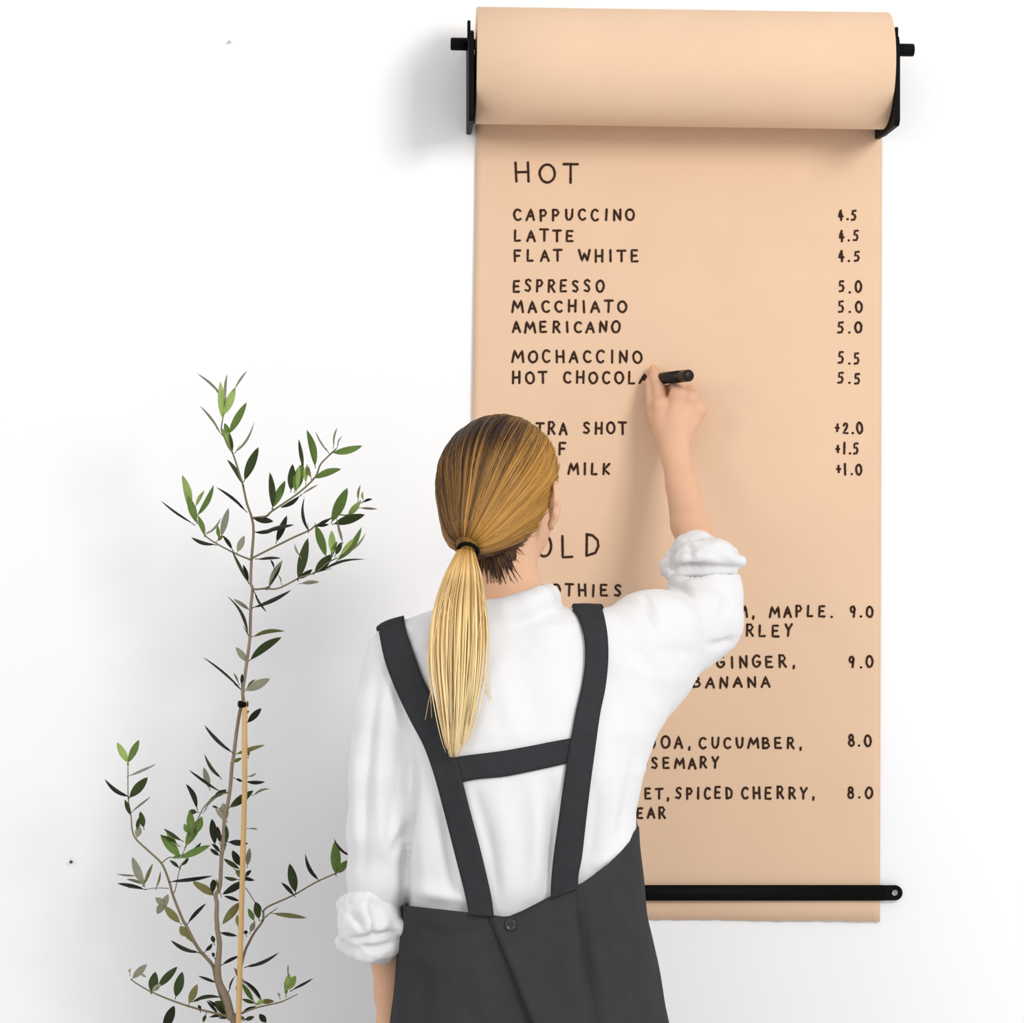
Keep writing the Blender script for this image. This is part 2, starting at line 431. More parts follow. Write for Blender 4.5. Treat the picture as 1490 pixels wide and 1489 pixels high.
# ------------------------------------------------------------------ olive tree
TY = -0.24
TILE = {1: (225, 530), 2: (375, 610), 3: (225, 690), 4: (375, 720), 5: (290, 850), 6: (140, 1060), 7: (260, 1020), 8: (150, 1200), 9: (280, 1170), 10: (350, 1200), 11: (170, 1320), 12: (300, 1320)}
def TP(t, x, y): return (TILE[t][0] + x * .12089, TILE[t][1] + y * .12089)
tree = empty('olive_tree', (W(345, 1489, TY).x, TY, 0))
tag(tree, 'slender young olive tree tied to a bamboo cane, standing beside the writing woman', 'plant')
rnd = random.Random(11)
def leaf_vf(base, tip, wpx, true_w, roll_sign):
    """lens-shaped olive leaf with a folded midrib; turned about its axis to the seen width"""
    base = Vector(base); tip = Vector(tip)
    ax_ = tip - base; L = ax_.length; ax_.normalize()
    view = (base - CAMP).normalized()
    side = ax_.cross(view)
    side = side.normalized() if side.length > 1e-5 else Vector((1, 0, 0))
    nrm = side.cross(ax_).normalized()
    wtrue = max(true_w, wpx)
    an = math.acos(max(-1, min(1, wpx / wtrue))) * roll_sign
    s = side * math.cos(an) + nrm * math.sin(an); n = nrm * math.cos(an) - side * math.sin(an)
    v = []; f = []; m = 9
    bend = rnd.uniform(-.06, .08) * L
    for i in range(m + 1):
        t = i / m
        prof = (math.sin(math.pi * min(1, t * .93 + .035)) ** .85) * (1 - .25 * (t - .55))
        if t == 1: prof = .02
        if i == 0: prof = .1
        h = wtrue * .5 * prof
        c = base + ax_ * (L * t) + n * (bend * math.sin(math.pi * t))
        v += [c - s * h + n * h * .28, c, c + s * h + n * h * .28]
    for i in range(m):
        a = i * 3; f += [(a, a + 1, a + 4, a + 3), (a + 1, a + 2, a + 5, a + 4)]
    # petiole
    pv, pf = tube_vf([base - ax_ * .004, base + ax_ * (L * .2)], [.0007, .0004], 5)
    o = len(v); v += pv; f += [tuple(i + o for i in q) for q in pf]
    return v, f
def smooth_path(p, n=5):
    """Catmull-Rom through points (any dimension)"""
    P = [np.array(q, float) for q in p]
    if len(P) < 3: return [P[0] + (P[-1] - P[0]) * i / n for i in range(n + 1)]
    P = [2 * P[0] - P[1]] + P + [2 * P[-1] - P[-2]]
    out = []
    for i in range(1, len(P) - 2):
        for k in range(n):
            t = k / n
            a, b, c, d = P[i - 1:i + 3]
            out.append(.5 * ((2 * b) + (c - a) * t + (2 * a - 5 * b + 4 * c - d) * t * t + (3 * b - a - 3 * c + d) * t ** 3))
    out.append(P[-2]); return out
FOLKEY = 'kdgyso'
def build_branch(name, stems, leaves, y0, y1, mat=M_TWIG, fol='foliage'):
    """stems: list of (pixel points, r0 px, r1 px); the first one sets the depth y0 -> y1"""
    parts = []; ref = []
    for si, (pts, r0, r1) in enumerate(stems):
        sp = smooth_path(pts, 5); n = len(sp); P = []; R = []
        for i, q in enumerate(sp):
            t = i / (n - 1)
            if si == 0: y = y0 + (y1 - y0) * t
            else:
                yb = min(ref, key=lambda k: (k[0] - sp[0][0]) ** 2 + (k[1] - sp[0][1]) ** 2)[2]
                y = yb + 0.02 * t * (1 if si % 2 else -1)
            ref.append((q[0], q[1], y)); P.append(W(q[0], q[1], y)); R.append((float(np.interp(q[1], [560, 850, 1020, 1300, 1380, 1450, 2300], [2, 4.0, 4.8, 5.6, 7.5, 12, 16])) * .5e-3) if r1 is None else (r0 + (r1 - r0) * t) * .62e-3)
        parts.append(tube_vf(P, R, 8))
    v, f = join_vf(parts)
    br = link(name, pydata(name, v, f), mat, tree)
    V = []; F = []; MI = []
    for (b, t, w, tone) in leaves:
        yb = min(ref, key=lambda k: (k[0] - b[0]) ** 2 + (k[1] - b[1]) ** 2)[2]
        lp = math.hypot(t[0] - b[0], t[1] - b[1]) * .96e-3
        yt = yb + rnd.uniform(-.35, .35) * lp + rnd.choice((-1, 1)) * .15 * lp
        v, f = leaf_vf(W(b[0], b[1], yb - .001), W(t[0], t[1], yt), max(w * .98e-3, .0016), min(.013, max(.006, lp * .28)), rnd.choice((-1, 1)))
        o = len(V); V += v; F += [tuple(i + o for i in q) for q in f]; MI += [FOLKEY.index(tone)] * len(f)
    if F:
        me = pydata(fol, V, F)
        fo = link(fol, me, [M_LEAF[k] for k in FOLKEY], br)
        me.polygons.foreach_set('material_index', MI); me.update()
    return br
def parse(s):
    out = []
    for ln in s.strip().split(';'):
        q = ln.split()
        if not q: continue
        t = int(q[0]); a = [float(k) for k in q[1:6]]
        out.append((TP(t, a[0], a[1]), TP(t, a[2], a[3]), a[4] * .12089, q[6]))
    return out
def path(s):
    return [TP(int(a), float(b), float(c)) for a, b, c in (q.split() for q in s.split(','))]
# main trunk from the pot up, and the leading shoot
trunk_px = [(345, 2300), (347, 1900), (345, 1600), (342, 1490)] + path('12 300 1330,12 240 1100,12 150 900,12 140 700,12 160 450,12 130 250,9 300 1489,9 290 1350,9 295 1200,9 280 1100,9 330 1000,9 342 800,9 350 640,9 370 500,9 390 100,7 580 1300,7 620 1050,7 640 800,7 665 640,7 700 350,7 745 90,5 530 1420,5 522 1290,5 550 1100,5 570 950,5 610 640,5 620 300,5 640 60,5 620 0,3 1160 1200,3 1165 1040')
build_branch('trunk', [(trunk_px, 11.0, None)], parse('''
5 660 280 1110 70 50 k;5 670 110 815 340 28 k;5 600 310 410 180 45 s;5 580 600 330 140 35 k;5 660 630 1030 570 50 o;5 620 910 990 640 95 d;5 570 930 440 760 75 s;
5 510 1280 40 880 28 k;5 470 1190 410 1070 25 s;5 510 1210 515 1080 42 k;5 570 1280 850 1140 105 s;5 575 1250 680 1150 25 o;3 1120 1290 930 920 38 d;3 1125 1290 1065 1090 52 k;
7 640 620 310 290 45 k;7 690 640 1040 530 52 o;7 650 740 760 690 45 g;7 840 660 850 600 36 o;7 840 910 940 870 25 s;7 820 975 1040 975 45 k;7 690 940 770 975 32 k;7 620 1280 900 1080 95 d;
7 910 1130 1100 1060 28 s;7 550 1450 540 1230 110 s;7 470 1290 400 1270 28 d;7 830 260 995 90 75 k;7 815 160 850 125 28 d;7 570 1440 440 1290 60 s;
9 270 480 235 180 90 k;9 330 460 300 270 55 k;9 350 480 420 290 75 o;9 405 470 410 260 60 d;9 350 600 390 450 60 o;9 440 460 670 480 70 k;9 570 740 480 560 85 k;9 560 780 375 660 55 d;
9 660 740 690 530 62 s;9 690 300 790 310 20 s;9 640 870 710 800 45 k;9 600 880 750 920 45 k;9 630 930 360 1090 85 k;9 540 910 380 880 45 d;9 520 800 640 900 75 o;9 560 1170 380 1110 42 k;
9 570 1190 360 1450 95 o;9 550 1470 540 1330 40 y;9 320 620 210 540 48 k;9 330 580 230 480 42 k;9 250 1100 5 930 85 o;9 245 1060 250 910 70 k;9 340 1090 290 900 30 o;
11 1070 530 1150 440 45 k;11 1170 430 1145 345 52 k;11 1170 600 1145 550 42 k;11 1250 310 1450 350 45 k;11 1280 690 1470 590 42 k;11 1190 910 980 830 35 k;11 920 1140 1260 1090 45 d;11 1330 1230 1180 1140 95 d;
11 1210 1280 1080 1130 40 k;11 1330 1290 1110 1330 40 k;11 1370 1300 1250 1200 80 g;12 250 1290 100 1150 85 d;12 240 1300 20 1120 40 k;12 280 1000 350 830 22 k;12 300 1320 150 1340 40 d;12 470 1350 330 1300 50 o;12 480 330 470 280 50 k'''),
 TY, TY, M_BARK)
build_branch('leading_shoot', [(path('3 1165 1040,3 1190 700,3 1170 530,3 1110 350,3 1060 120,1 1030 1350,1 950 1100,1 880 960,1 805 800,1 820 650,1 810 560'), 3.2, 1.2)], parse('''
1 820 650 790 210 85 y;1 840 600 970 280 95 y;1 970 290 1115 80 26 s;1 850 480 875 120 36 s;1 800 380 505 110 28 s;1 830 620 860 400 60 y;1 900 830 1110 460 88 g;1 890 830 840 710 60 g;1 930 1060 810 770 80 y;1 935 1050 905 830 42 d;
1 790 830 540 500 28 s;1 980 1050 1200 690 26 s;1 1085 1390 1250 1000 105 d;1 1060 1450 870 1150 52 d;3 1090 440 740 160 36 k;3 1200 540 1430 570 75 k;3 1210 700 1490 640 48 k;4 230 560 350 250 80 k;4 60 450 440 360 50 k;3 1000 930 1080 740 78 s'''), TY, TY - .03)
build_branch('branch', [(path('3 1165 530,2 100 1170,2 170 1110,2 490 890,2 690 700,2 760 540,2 900 400,2 940 360'), 2.6, 1.6)], parse('''
2 180 1060 145 640 78 d;2 180 1060 330 740 92 g;2 400 850 420 540 95 d;2 450 860 530 540 120 g;2 470 840 500 560 55 y;2 550 580 495 240 48 d;2 690 560 590 130 85 g;2 850 400 690 140 22 s;2 915 320 960 100 24 s;2 910 405 1260 320 85 g;2 690 710 1005 600 82 g;
2 960 330 1020 200 16 s;2 500 930 270 1065 52 k;2 540 900 730 790 22 s;2 580 760 600 540 50 y;2 640 700 610 570 40 o'''), TY, TY - .08)
build_branch('branch', [(path('3 1170 1020,4 0 730,4 400 530,4 620 430,4 700 370,4 880 285,4 930 230,2 1090 1150,2 1240 980'), 2.6, 1.4)], parse('''
2 895 1230 1080 830 125 g;2 925 1260 1290 1150 105 d;2 1090 1160 1240 990 75 y;2 1270 1000 1380 965 32 k;2 1210 970 1240 790 30 s;2 1270 970 1265 870 28 y;2 1240 1070 1440 1085 30 s;2 610 1340 565 930 36 k;
4 720 380 860 360 36 k;4 700 375 820 740 100 g;4 700 380 880 285 45 k;4 950 300 1010 560 30 s'''), TY, TY + .05)
build_branch('branch', [(path('5 640 60,4 -20 1140,4 90 1130,4 240 1130,4 430 1040,4 490 1005,4 700 930,4 840 820,4 960 760'), 2.4, 1.3)], parse('''
4 900 700 890 430 85 y;4 1020 560 985 400 30 s;4 940 720 1010 570 62 d;4 960 790 1250 390 75 g;4 1000 720 1160 520 50 y;4 1080 700 1300 460 25 s;4 690 940 890 720 110 d;4 780 915 1300 780 30 k;4 490 1010 605 520 108 d;4 500 1010 660 900 56 k;4 530 1070 740 1050 46 s;
4 510 740 445 590 25 s;4 140 1110 300 790 72 s;4 150 1080 290 800 40 k;4 0 775 280 765 36 k;4 195 880 150 780 26 k;4 280 1060 240 960 16 s;4 80 1130 150 1110 40 k;4 890 760 960 560 45 g'''), TY, TY - .06)
build_branch('branch', [(path('3 1150 1030,3 980 960,3 750 840,3 610 740,3 530 600,3 490 520'), 2.2, 1.3)], parse('''
3 420 420 330 10 95 y;3 500 570 400 260 95 g;3 520 490 710 130 68 g;3 500 380 600 200 46 y;3 600 730 520 500 62 g;3 460 600 70 320 28 k;3 720 850 440 760 46 k;3 615 725 800 520 28 s;3 800 740 890 410 80 s;3 830 690 895 430 45 k;3 780 770 760 620 46 g;3 760 800 830 740 40 o;3 930 900 820 740 46 k;3 480 540 440 330 60 y'''), TY, TY + .06)
build_branch('branch', [(path('11 1330 1300,11 1200 900,11 1150 700,11 980 500,11 830 220,8 960 1150,8 840 850,8 800 700,8 710 480,8 560 330,8 400 180,8 350 60,6 420 1060,6 385 840,6 382 420'), 4.5, 1.2),
  (path('8 840 850,8 870 780,8 900 640,8 930 520,8 1010 400'), 1.4, .8), (path('8 790 770,8 640 765,8 490 780,8 300 760'), 1.1, .7), (path('8 710 460,8 790 400,8 880 400'), 1.6, .9), (path('7 600 1100,7 430 1150,7 350 1230,7 270 1340,8 1000 260,8 940 380'), 2.0, 1.0)], parse('''
6 380 410 250 170 85 y;6 385 410 515 140 85 g;6 400 570 720 430 34 s;6 405 830 620 590 108 d;6 380 820 100 610 50 k;6 410 1040 345 860 56 d;6 440 1000 660 820 25 s;6 500 1230 510 1080 48 d;6 570 1190 530 1000 75 d;6 490 1310 525 1180 80 s;
8 480 720 350 390 95 s;8 490 730 400 540 70 s;8 490 720 600 470 44 o;8 640 760 690 560 26 o;8 480 720 280 660 36 s;8 400 620 160 600 24 s;8 490 780 170 710 48 k;
8 930 400 1290 250 84 g;8 910 520 800 430 42 d;8 940 490 1030 400 42 d;8 940 370 840 410 45 g;8 1060 350 1180 220 42 d;8 920 380 690 120 110 g;8 940 190 730 50 45 d;8 900 250 700 130 40 d;8 880 240 760 90 60 y;8 820 690 1320 620 46 k;
8 1330 830 1080 700 88 o;8 1330 780 1330 660 72 k;8 700 1020 785 840 85 s;8 740 970 630 880 75 s;8 720 950 650 1080 85 s;8 920 1180 730 980 92 o;8 1000 1350 930 1220 92 o;8 1080 1420 980 1250 60 o;8 1030 1180 1240 950 46 k;11 980 550 650 400 50 k;
6 1080 1410 1250 1080 110 g;6 1140 1260 1130 990 95 g;6 1220 1250 1270 1060 82 g;6 1100 1260 1060 1150 56 g;6 1210 960 1080 670 62 k;6 1210 1010 1110 1000 60 d;7 500 920 310 640 42 d;7 480 1080 120 830 36 k;7 370 1050 300 800 72 s;7 430 1150 580 1070 62 d;6 1300 1000 1500 800 25 s'''), TY, TY + .04)
build_branch('branch', [(path('12 370 1000,12 450 590,12 520 420,12 580 310,12 680 170,10 275 1090,10 315 1000,10 640 850,10 900 700,10 1160 580,10 1290 500'), 3.2, 1.3), (path('9 640 1010,9 700 1100,9 760 1200,9 800 1290'), 1.2, .8), (path('10 250 1160,10 340 1080,10 440 1010'), 2.0, 1.0)], parse('''
10 640 850 490 700 46 k;10 660 810 590 470 108 d;10 930 660 780 350 46 k;10 1150 590 1140 190 120 g;10 1300 370 1120 160 30 k;10 1160 580 1300 430 90 g;10 400 1070 800 1125 56 o;9 800 1380 760 1180 85 d;9 740 1400 670 1260 62 g;10 120 1290 170 1170 60 s;10 250 1030 170 930 50 k;12 490 720 880 545 42 k'''), TY, TY + .02)
build_branch('branch', [(path('12 300 1330,11 1230 1290,11 980 1230,11 700 1140,11 430 1030,11 250 930,11 170 870'), 3.0, 1.2)], parse('''
11 190 860 360 690 82 s;11 290 800 355 845 26 s;11 160 800 165 740 22 s;11 420 1020 465 780 112 d;11 500 960 730 720 88 d;11 425 1015 530 930 60 s;11 710 1080 790 780 110 d;11 870 1160 970 930 86 o;11 560 1500 690 1190 112 k;11 1000 1240 980 1180 40 k;11 1070 1300 1040 1390 40 d'''), TY, TY - .05)
build_branch('branch', [(path('12 380 1300,12 600 1215,12 880 1150,12 1000 1100,12 1100 1050'), 2.4, .9), (path('12 340 740,12 440 880,12 560 1010,12 650 1120'), 1.6, 1.0)], parse('''
12 960 1060 960 850 48 g;12 960 1000 1080 830 100 y;12 970 960 1000 800 60 y;12 990 820 985 690 18 s;12 1040 1000 1290 860 30 k;12 880 1080 860 1030 26 s;12 440 1270 600 1200 46 k;12 650 1140 820 1135 60 o;12 660 1110 440 880 50 k;12 570 1130 430 920 60 g;12 580 1160 430 1110 44 d;12 440 900 345 740 56 o;12 720 1390 640 1290 75 k;12 470 1360 580 1320 50 d;12 600 1180 700 1120 50 y'''), TY, TY - .07)
# cane, tie, pot
cane = [W(356, 1020, TY - .012), W(356, 1150, TY - .012), W(352, 1300, TY - .012), W(347, 1489, TY - .012), W(344, 1700, TY - .012), W(338, 2250, TY - .012)]
def cane_vf():
    P = []; R = []
    for i in range(len(cane) - 1):
        a, b = cane[i], cane[i + 1]; n = 8
        for k in range(n): P.append(a.lerp(b, k / n))
    P.append(cane[-1])
    for i, p in enumerate(P): R.append(0.0037 + 0.0006 * ((i % 9) == 4))
    return tube_vf(P, R, 12)
v, f = cane_vf(); link('bamboo_cane', pydata('bamboo_cane', v, f), M_CANE, tree)
tie_c = W(353.7, 1024.8, TY - .006)
def lathe(name, prof, c, n=40):
    v = []; f = []
    for r, z in prof:
        for k in range(n): v.append((c[0] + r * math.cos(2 * math.pi * k / n), c[1] + r * math.sin(2 * math.pi * k / n), c[2] + z))
    for i in range(len(prof) - 1):
        for k in range(n):
            k2 = (k + 1) % n; f.append((i * n + k, i * n + k2, (i + 1) * n + k2, (i + 1) * n + k))
    f.append(tuple(range(n - 1, -1, -1))); f.append(tuple((len(prof) - 1) * n + k for k in range(n)))
    return pydata(name, v, f)
me = lathe('tie', [(.006, -.0045), (.0074, -.003), (.0076, 0), (.0074, .003), (.006, .0045)], tie_c, 20)
for vv in me.vertices: vv.co.y = tie_c.y + (vv.co.y - tie_c.y) * 1.6
link('tie', me, M_BLACK, tree)
pc = (W(345, 1489, TY).x, TY, 0)
link('pot', lathe('pot', [(.11, 0), (.112, .004), (.145, .25), (.158, .252), (.162, .262), (.162, .30), (.156, .306), (.148, .302), (.145, .26), (.02, .258)], pc, 56), M_POT, tree)
link('soil', lathe('soil', [(.142, .255), (.142, .272), (.10, .279), (.03, .282)], pc, 40), M_SOIL, tree)
# ------------------------------------------------------------------ distance-field modelling: smooth blends, then one mesh
class Field:
    def __init__(s, xs, ys, zs):
        s.ax = [np.asarray(a, np.float32) for a in (xs, ys, zs)]
        s.D = np.full([len(a) for a in s.ax], 0.06, np.float32)
    def region(s, lo, hi, m):
        sl = []
        for i in range(3):
            a = np.searchsorted(s.ax[i], lo[i] - m); b = np.searchsorted(s.ax[i], hi[i] + m)
            sl.append(slice(max(0, a), min(len(s.ax[i]), b)))
        if any(q.stop <= q.start for q in sl): return None
        g = np.meshgrid(*[s.ax[i][sl[i]] for i in range(3)], indexing='ij')
        return tuple(sl), g
    def add(s, d, sl, k, sub=False):
        o = s.D[sl]
        if sub:
            h = np.clip(.5 - .5 * (o + d) / k, 0, 1); s.D[sl] = o * (1 - h) - d * h + k * h * (1 - h)
        else:
            h = np.clip(.5 + .5 * (o - d) / k, 0, 1); s.D[sl] = o * (1 - h) + d * h - k * h * (1 - h)
    def cap(s, a, b, ra, rb, k=.012, sub=False, sq=(1, 1, 1)):
        a = np.array(a, np.float32); b = np.array(b, np.float32); R = max(ra, rb) + k + .03
        r = s.region(np.minimum(a, b), np.maximum(a, b), R)
        if r is None: return
        sl, g = r; ab = b - a; L = float((ab * ab).sum()) + 1e-12
        p = [g[i] - a[i] for i in range(3)]
        t = np.clip((p[0] * ab[0] + p[1] * ab[1] + p[2] * ab[2]) / L, 0, 1)
        d = np.sqrt(sum(((p[i] - t * ab[i]) / sq[i]) ** 2 for i in range(3))) - (ra + (rb - ra) * t)
        s.add(d, sl, k, sub)
    def chain(s, pts, rs, k=.012, k0=None):
        for i in range(len(pts) - 1): s.cap(pts[i], pts[i + 1], rs[i], rs[i + 1], (k0 if k0 and i == 0 else k))
    def ell(s, c, rad, k=.012, rot=None, sub=False):
        c = np.array(c, np.float32); m = max(rad) + k + .03
        r = s.region(c, c, m)
        if r is None: return
        sl, g = r; p = [g[i] - c[i] for i in range(3)]
        if rot is not None:            # rows of rot = local axes
            p = [rot[i][0] * p[0] + rot[i][1] * p[1] + rot[i][2] * p[2] for i in range(3)]
        k0 = np.sqrt(sum((p[i] / rad[i]) ** 2 for i in range(3))) + 1e-9
        k1 = np.sqrt(sum((p[i] / rad[i] ** 2) ** 2 for i in range(3))) + 1e-9
        s.add(k0 * (k0 - 1) / k1, sl, k, sub)
    def loft(s, rows, k=.02, pw=2.4):
        """rows: (z, cx, cy, half width, half depth), ascending z"""
        rows = np.array(sorted(rows), np.float32)
        lo = (float((rows[:, 1] - rows[:, 3]).min()), float((rows[:, 2] - rows[:, 4]).min()), float(rows[0, 0]))
        hi = (float((rows[:, 1] + rows[:, 3]).max()), float((rows[:, 2] + rows[:, 4]).max()), float(rows[-1, 0]))
        sl, g = s.region(lo, hi, k + .03)
        z = s.ax[2][sl[2]]; q = [np.interp(z, rows[:, 0], rows[:, i]) for i in range(1, 5)]
        X = np.abs(g[0] - q[0]) / q[2]; Y = np.abs(g[1] - q[1]) / q[3]
        rr_ = (X ** pw + Y ** pw) ** (1 / pw)
        d = (rr_ - 1) * np.minimum(q[2], q[3])
        dz = np.maximum(rows[0, 0] - z, z - rows[-1, 0])
        d = np.maximum(d, dz[None, None, :] + 0 * d)
        s.add(d.astype(np.float32), sl, k)
    def mesh(s, iters=2, lam=.4):
        D = s.D; S = D < 0; nx, ny, nz = D.shape
        c = np.zeros((nx - 1, ny - 1, nz - 1), np.int8)
        for i in (0, 1):
            for j in (0, 1):
                for k in (0, 1): c += S[i:nx - 1 + i, j:ny - 1 + j, k:nz - 1 + k]
        act = np.argwhere((c > 0) & (c < 8))
        idx = np.full(c.shape, -1, np.int64); idx[tuple(act.T)] = np.arange(len(act))
        acc = np.zeros((len(act), 3)); cnt = np.zeros(len(act))
        cor = [(i, j, k) for i in (0, 1) for j in (0, 1) for k in (0, 1)]
        P = {}; V = {}
        for o in cor:
            a = act + np.array(o); V[o] = D[tuple(a.T)]
            P[o] = np.stack([s.ax[i][a[:, i]] for i in range(3)], 1)
        for a in cor:
            for d in range(3):
                if a[d] == 0:
                    b = list(a); b[d] = 1; b = tuple(b)
                    m = (V[a] < 0) != (V[b] < 0)
                    t = np.where(m, V[a] / (V[a] - V[b] + 1e-20), 0)[:, None]
                    acc += np.where(m[:, None], P[a] + (P[b] - P[a]) * t, 0); cnt += m
        v = acc / cnt[:, None]
        F = []
        for d in range(3):
            e, f2 = (d + 1) % 3, (d + 2) % 3
            sa = [slice(None)] * 3; sb = [slice(None)] * 3
            sa[d] = slice(0, -1); sb[d] = slice(1, None)
            A = S[tuple(sa)]; B = S[tuple(sb)]
            for flip in (0, 1):
                ed = np.argwhere((A & ~B) if not flip else (~A & B))
                ed = ed[(ed[:, e] > 0) & (ed[:, f2] > 0) & (ed[:, e] < D.shape[e] - 1) & (ed[:, f2] < D.shape[f2] - 1)]
                q = []
                for (oe, of) in ((0, 0), (-1, 0), (-1, -1), (0, -1)):
                    w = ed.copy(); w[:, e] += oe; w[:, f2] += of; q.append(idx[tuple(w.T)])
                q = np.stack(q, 1)
                F.append(q[:, ::-1] if flip else q)
        F = np.concatenate(F); F = F[(F >= 0).all(1)]
        E = np.concatenate([F[:, [0, 1]], F[:, [1, 2]], F[:, [2, 3]], F[:, [3, 0]]])
        deg = np.bincount(E.ravel(), minlength=len(v)).astype(float)[:, None] + 1e-9
        for it in range(iters):
            for l in (lam, -lam * 1.02):
                a = np.zeros_like(v)
                for i in range(3):
                    a[:, i] = np.bincount(E[:, 0], v[E[:, 1], i], len(v)) + np.bincount(E[:, 1], v[E[:, 0], i], len(v))
                v = v + (a / deg - v) * l
        return v, F
def normals(v, F):
    n = np.cross(v[F[:, 2]] - v[F[:, 0]], v[F[:, 3]] - v[F[:, 1]])
    N = np.zeros_like(v)
    for i in range(4):
        for k in range(3): N[:, k] += np.bincount(F[:, i], n[:, k], len(v))
    return N / (np.linalg.norm(N, axis=1)[:, None] + 1e-12)
def np_mesh(name, v, F):
    me = bpy.data.meshes.new(name)
    me.vertices.add(len(v)); me.vertices.foreach_set('co', np.asarray(v, np.float32).ravel())
    me.loops.add(F.size); me.loops.foreach_set('vertex_index', F.astype(np.int32).ravel())
    me.polygons.add(len(F)); me.polygons.foreach_set('loop_start', np.arange(0, F.size, 4, dtype=np.int32))
    me.update(calc_edges=True); me.validate(); return me
def project(v):
    d = v[:, 1] + CAMD
    return np.stack([CX + v[:, 0] / d * FPX, CY - (v[:, 2] - CAMZ) / d * FPX], 1)
def seg_dist(p, poly):
    """distance to a pixel polyline and the arc parameter 0..1"""
    P = np.array(poly, float); L = np.linalg.norm(np.diff(P, axis=0), axis=1); T = np.concatenate([[0], np.cumsum(L)]) / L.sum()
    best = np.full(len(p), 1e9); bt = np.zeros(len(p)); sd = np.zeros(len(p))
    for i in range(len(P) - 1):
        ab = P[i + 1] - P[i]; t = np.clip(((p - P[i]) @ ab) / (ab @ ab), 0, 1)
        d = np.linalg.norm(p - P[i] - t[:, None] * ab, axis=1)
        m = d < best; best[m] = d[m]; bt[m] = (T[i] + t * (T[i + 1] - T[i]))[m]
    return best, bt
def fold(v, N, polys, facing=0.25):
    """real relief: ridges (+) and creases (-) in metres along drawn lines, only on the side that faces them"""
    p = project(v); face = np.clip((facing - N[:, 1]) / .35, 0, 1)
    disp = np.zeros(len(v))
    for poly, amp, w in polys:
        pp = [tuple(q) for q in smooth_path(poly, 5)]
        d, t = seg_dist(p, pp)
        disp += 1.45 * amp * np.exp(-(d / w) ** 2) * np.sin(np.pi * np.clip(t * .94 + .03, 0, 1)) ** .6
    return v + N * (disp * face)[:, None]
def rng(a, b, s): return list(np.arange(a, b, s))

YB = -0.45
person = empty('person', (W(750, 1489, YB).x, YB, 0))
tag(person, 'blonde woman in white shirt and charcoal pinafore apron writing on the paper, seen from behind', 'person')
S_ = (YB + CAMD) / FPX             # metres per pixel at the body

# head frame: face turned right towards the writing hand
yaw = math.radians(25); pit = math.radians(6); rol = math.radians(4)
f_ = Vector((math.sin(yaw) * math.cos(pit), math.cos(yaw) * math.cos(pit), math.sin(pit)))
r_ = Vector((math.cos(yaw), -math.sin(yaw), 0)); u_ = r_.cross(f_).normalized()
r2 = (r_ * math.cos(rol) + u_ * -math.sin(rol)).normalized(); u_ = r2.cross(f_).normalized(); r_ = r2
HC = W(727, 704, -0.44)
def H(x, y, z): return HC + r_ * x + f_ * y + u_ * z
HROT = [tuple(r_), tuple(f_), tuple(u_)]

# ------------------------------------------------------------------ body: one continuous skin surface
wrist = W(981, 648, -.078)
xs = rng(-.10, .315, .0045) + rng(.315, .48, .0022)
ys = rng(-.66, -.13, .0045) + rng(-.13, .0, .0022)
zs = rng(-.02, .82, .009) + rng(.82, 1.64, .0045) + rng(1.64, 1.815, .0022)
B = Field(xs, ys, zs)
# torso under the clothes
rows = [(940, 712, 118, .060), (1000, 733, 140, .083), (1060, 748, 146, .092), (1120, 756, 140, .090), (1200, 760, 126, .086), (1280, 764, 124, .084), (1360, 768, 140, .092), (1450, 770, 156, .102), (1540, 770, 154, .10)]
B.loft([(W(0, py, YB).z, W(cx, 0, YB).x, YB + .012, hw * S_, hd) for py, cx, hw, hd in rows], .03)
B.cap(W(690, 950, YB), W(600, 968, YB), .045, .038, .03); B.cap(W(780, 940, YB), W(855, 945, YB), .042, .038, .03)
for sx in (-1, 1):                # legs down to the floor
    hip = W(770 + sx * 78, 1530, YB + .01); kn = Vector((hip.x + sx * .005, YB + .0, .47)); an = Vector((hip.x + sx * .01, YB - .02, .085))
    B.chain([hip, kn, an], [.078, .052, .036], .03); B.cap(an + Vector((0, .0, -.04)), an + Vector((sx * .02, .13, -.058)), .034, .024, .02)
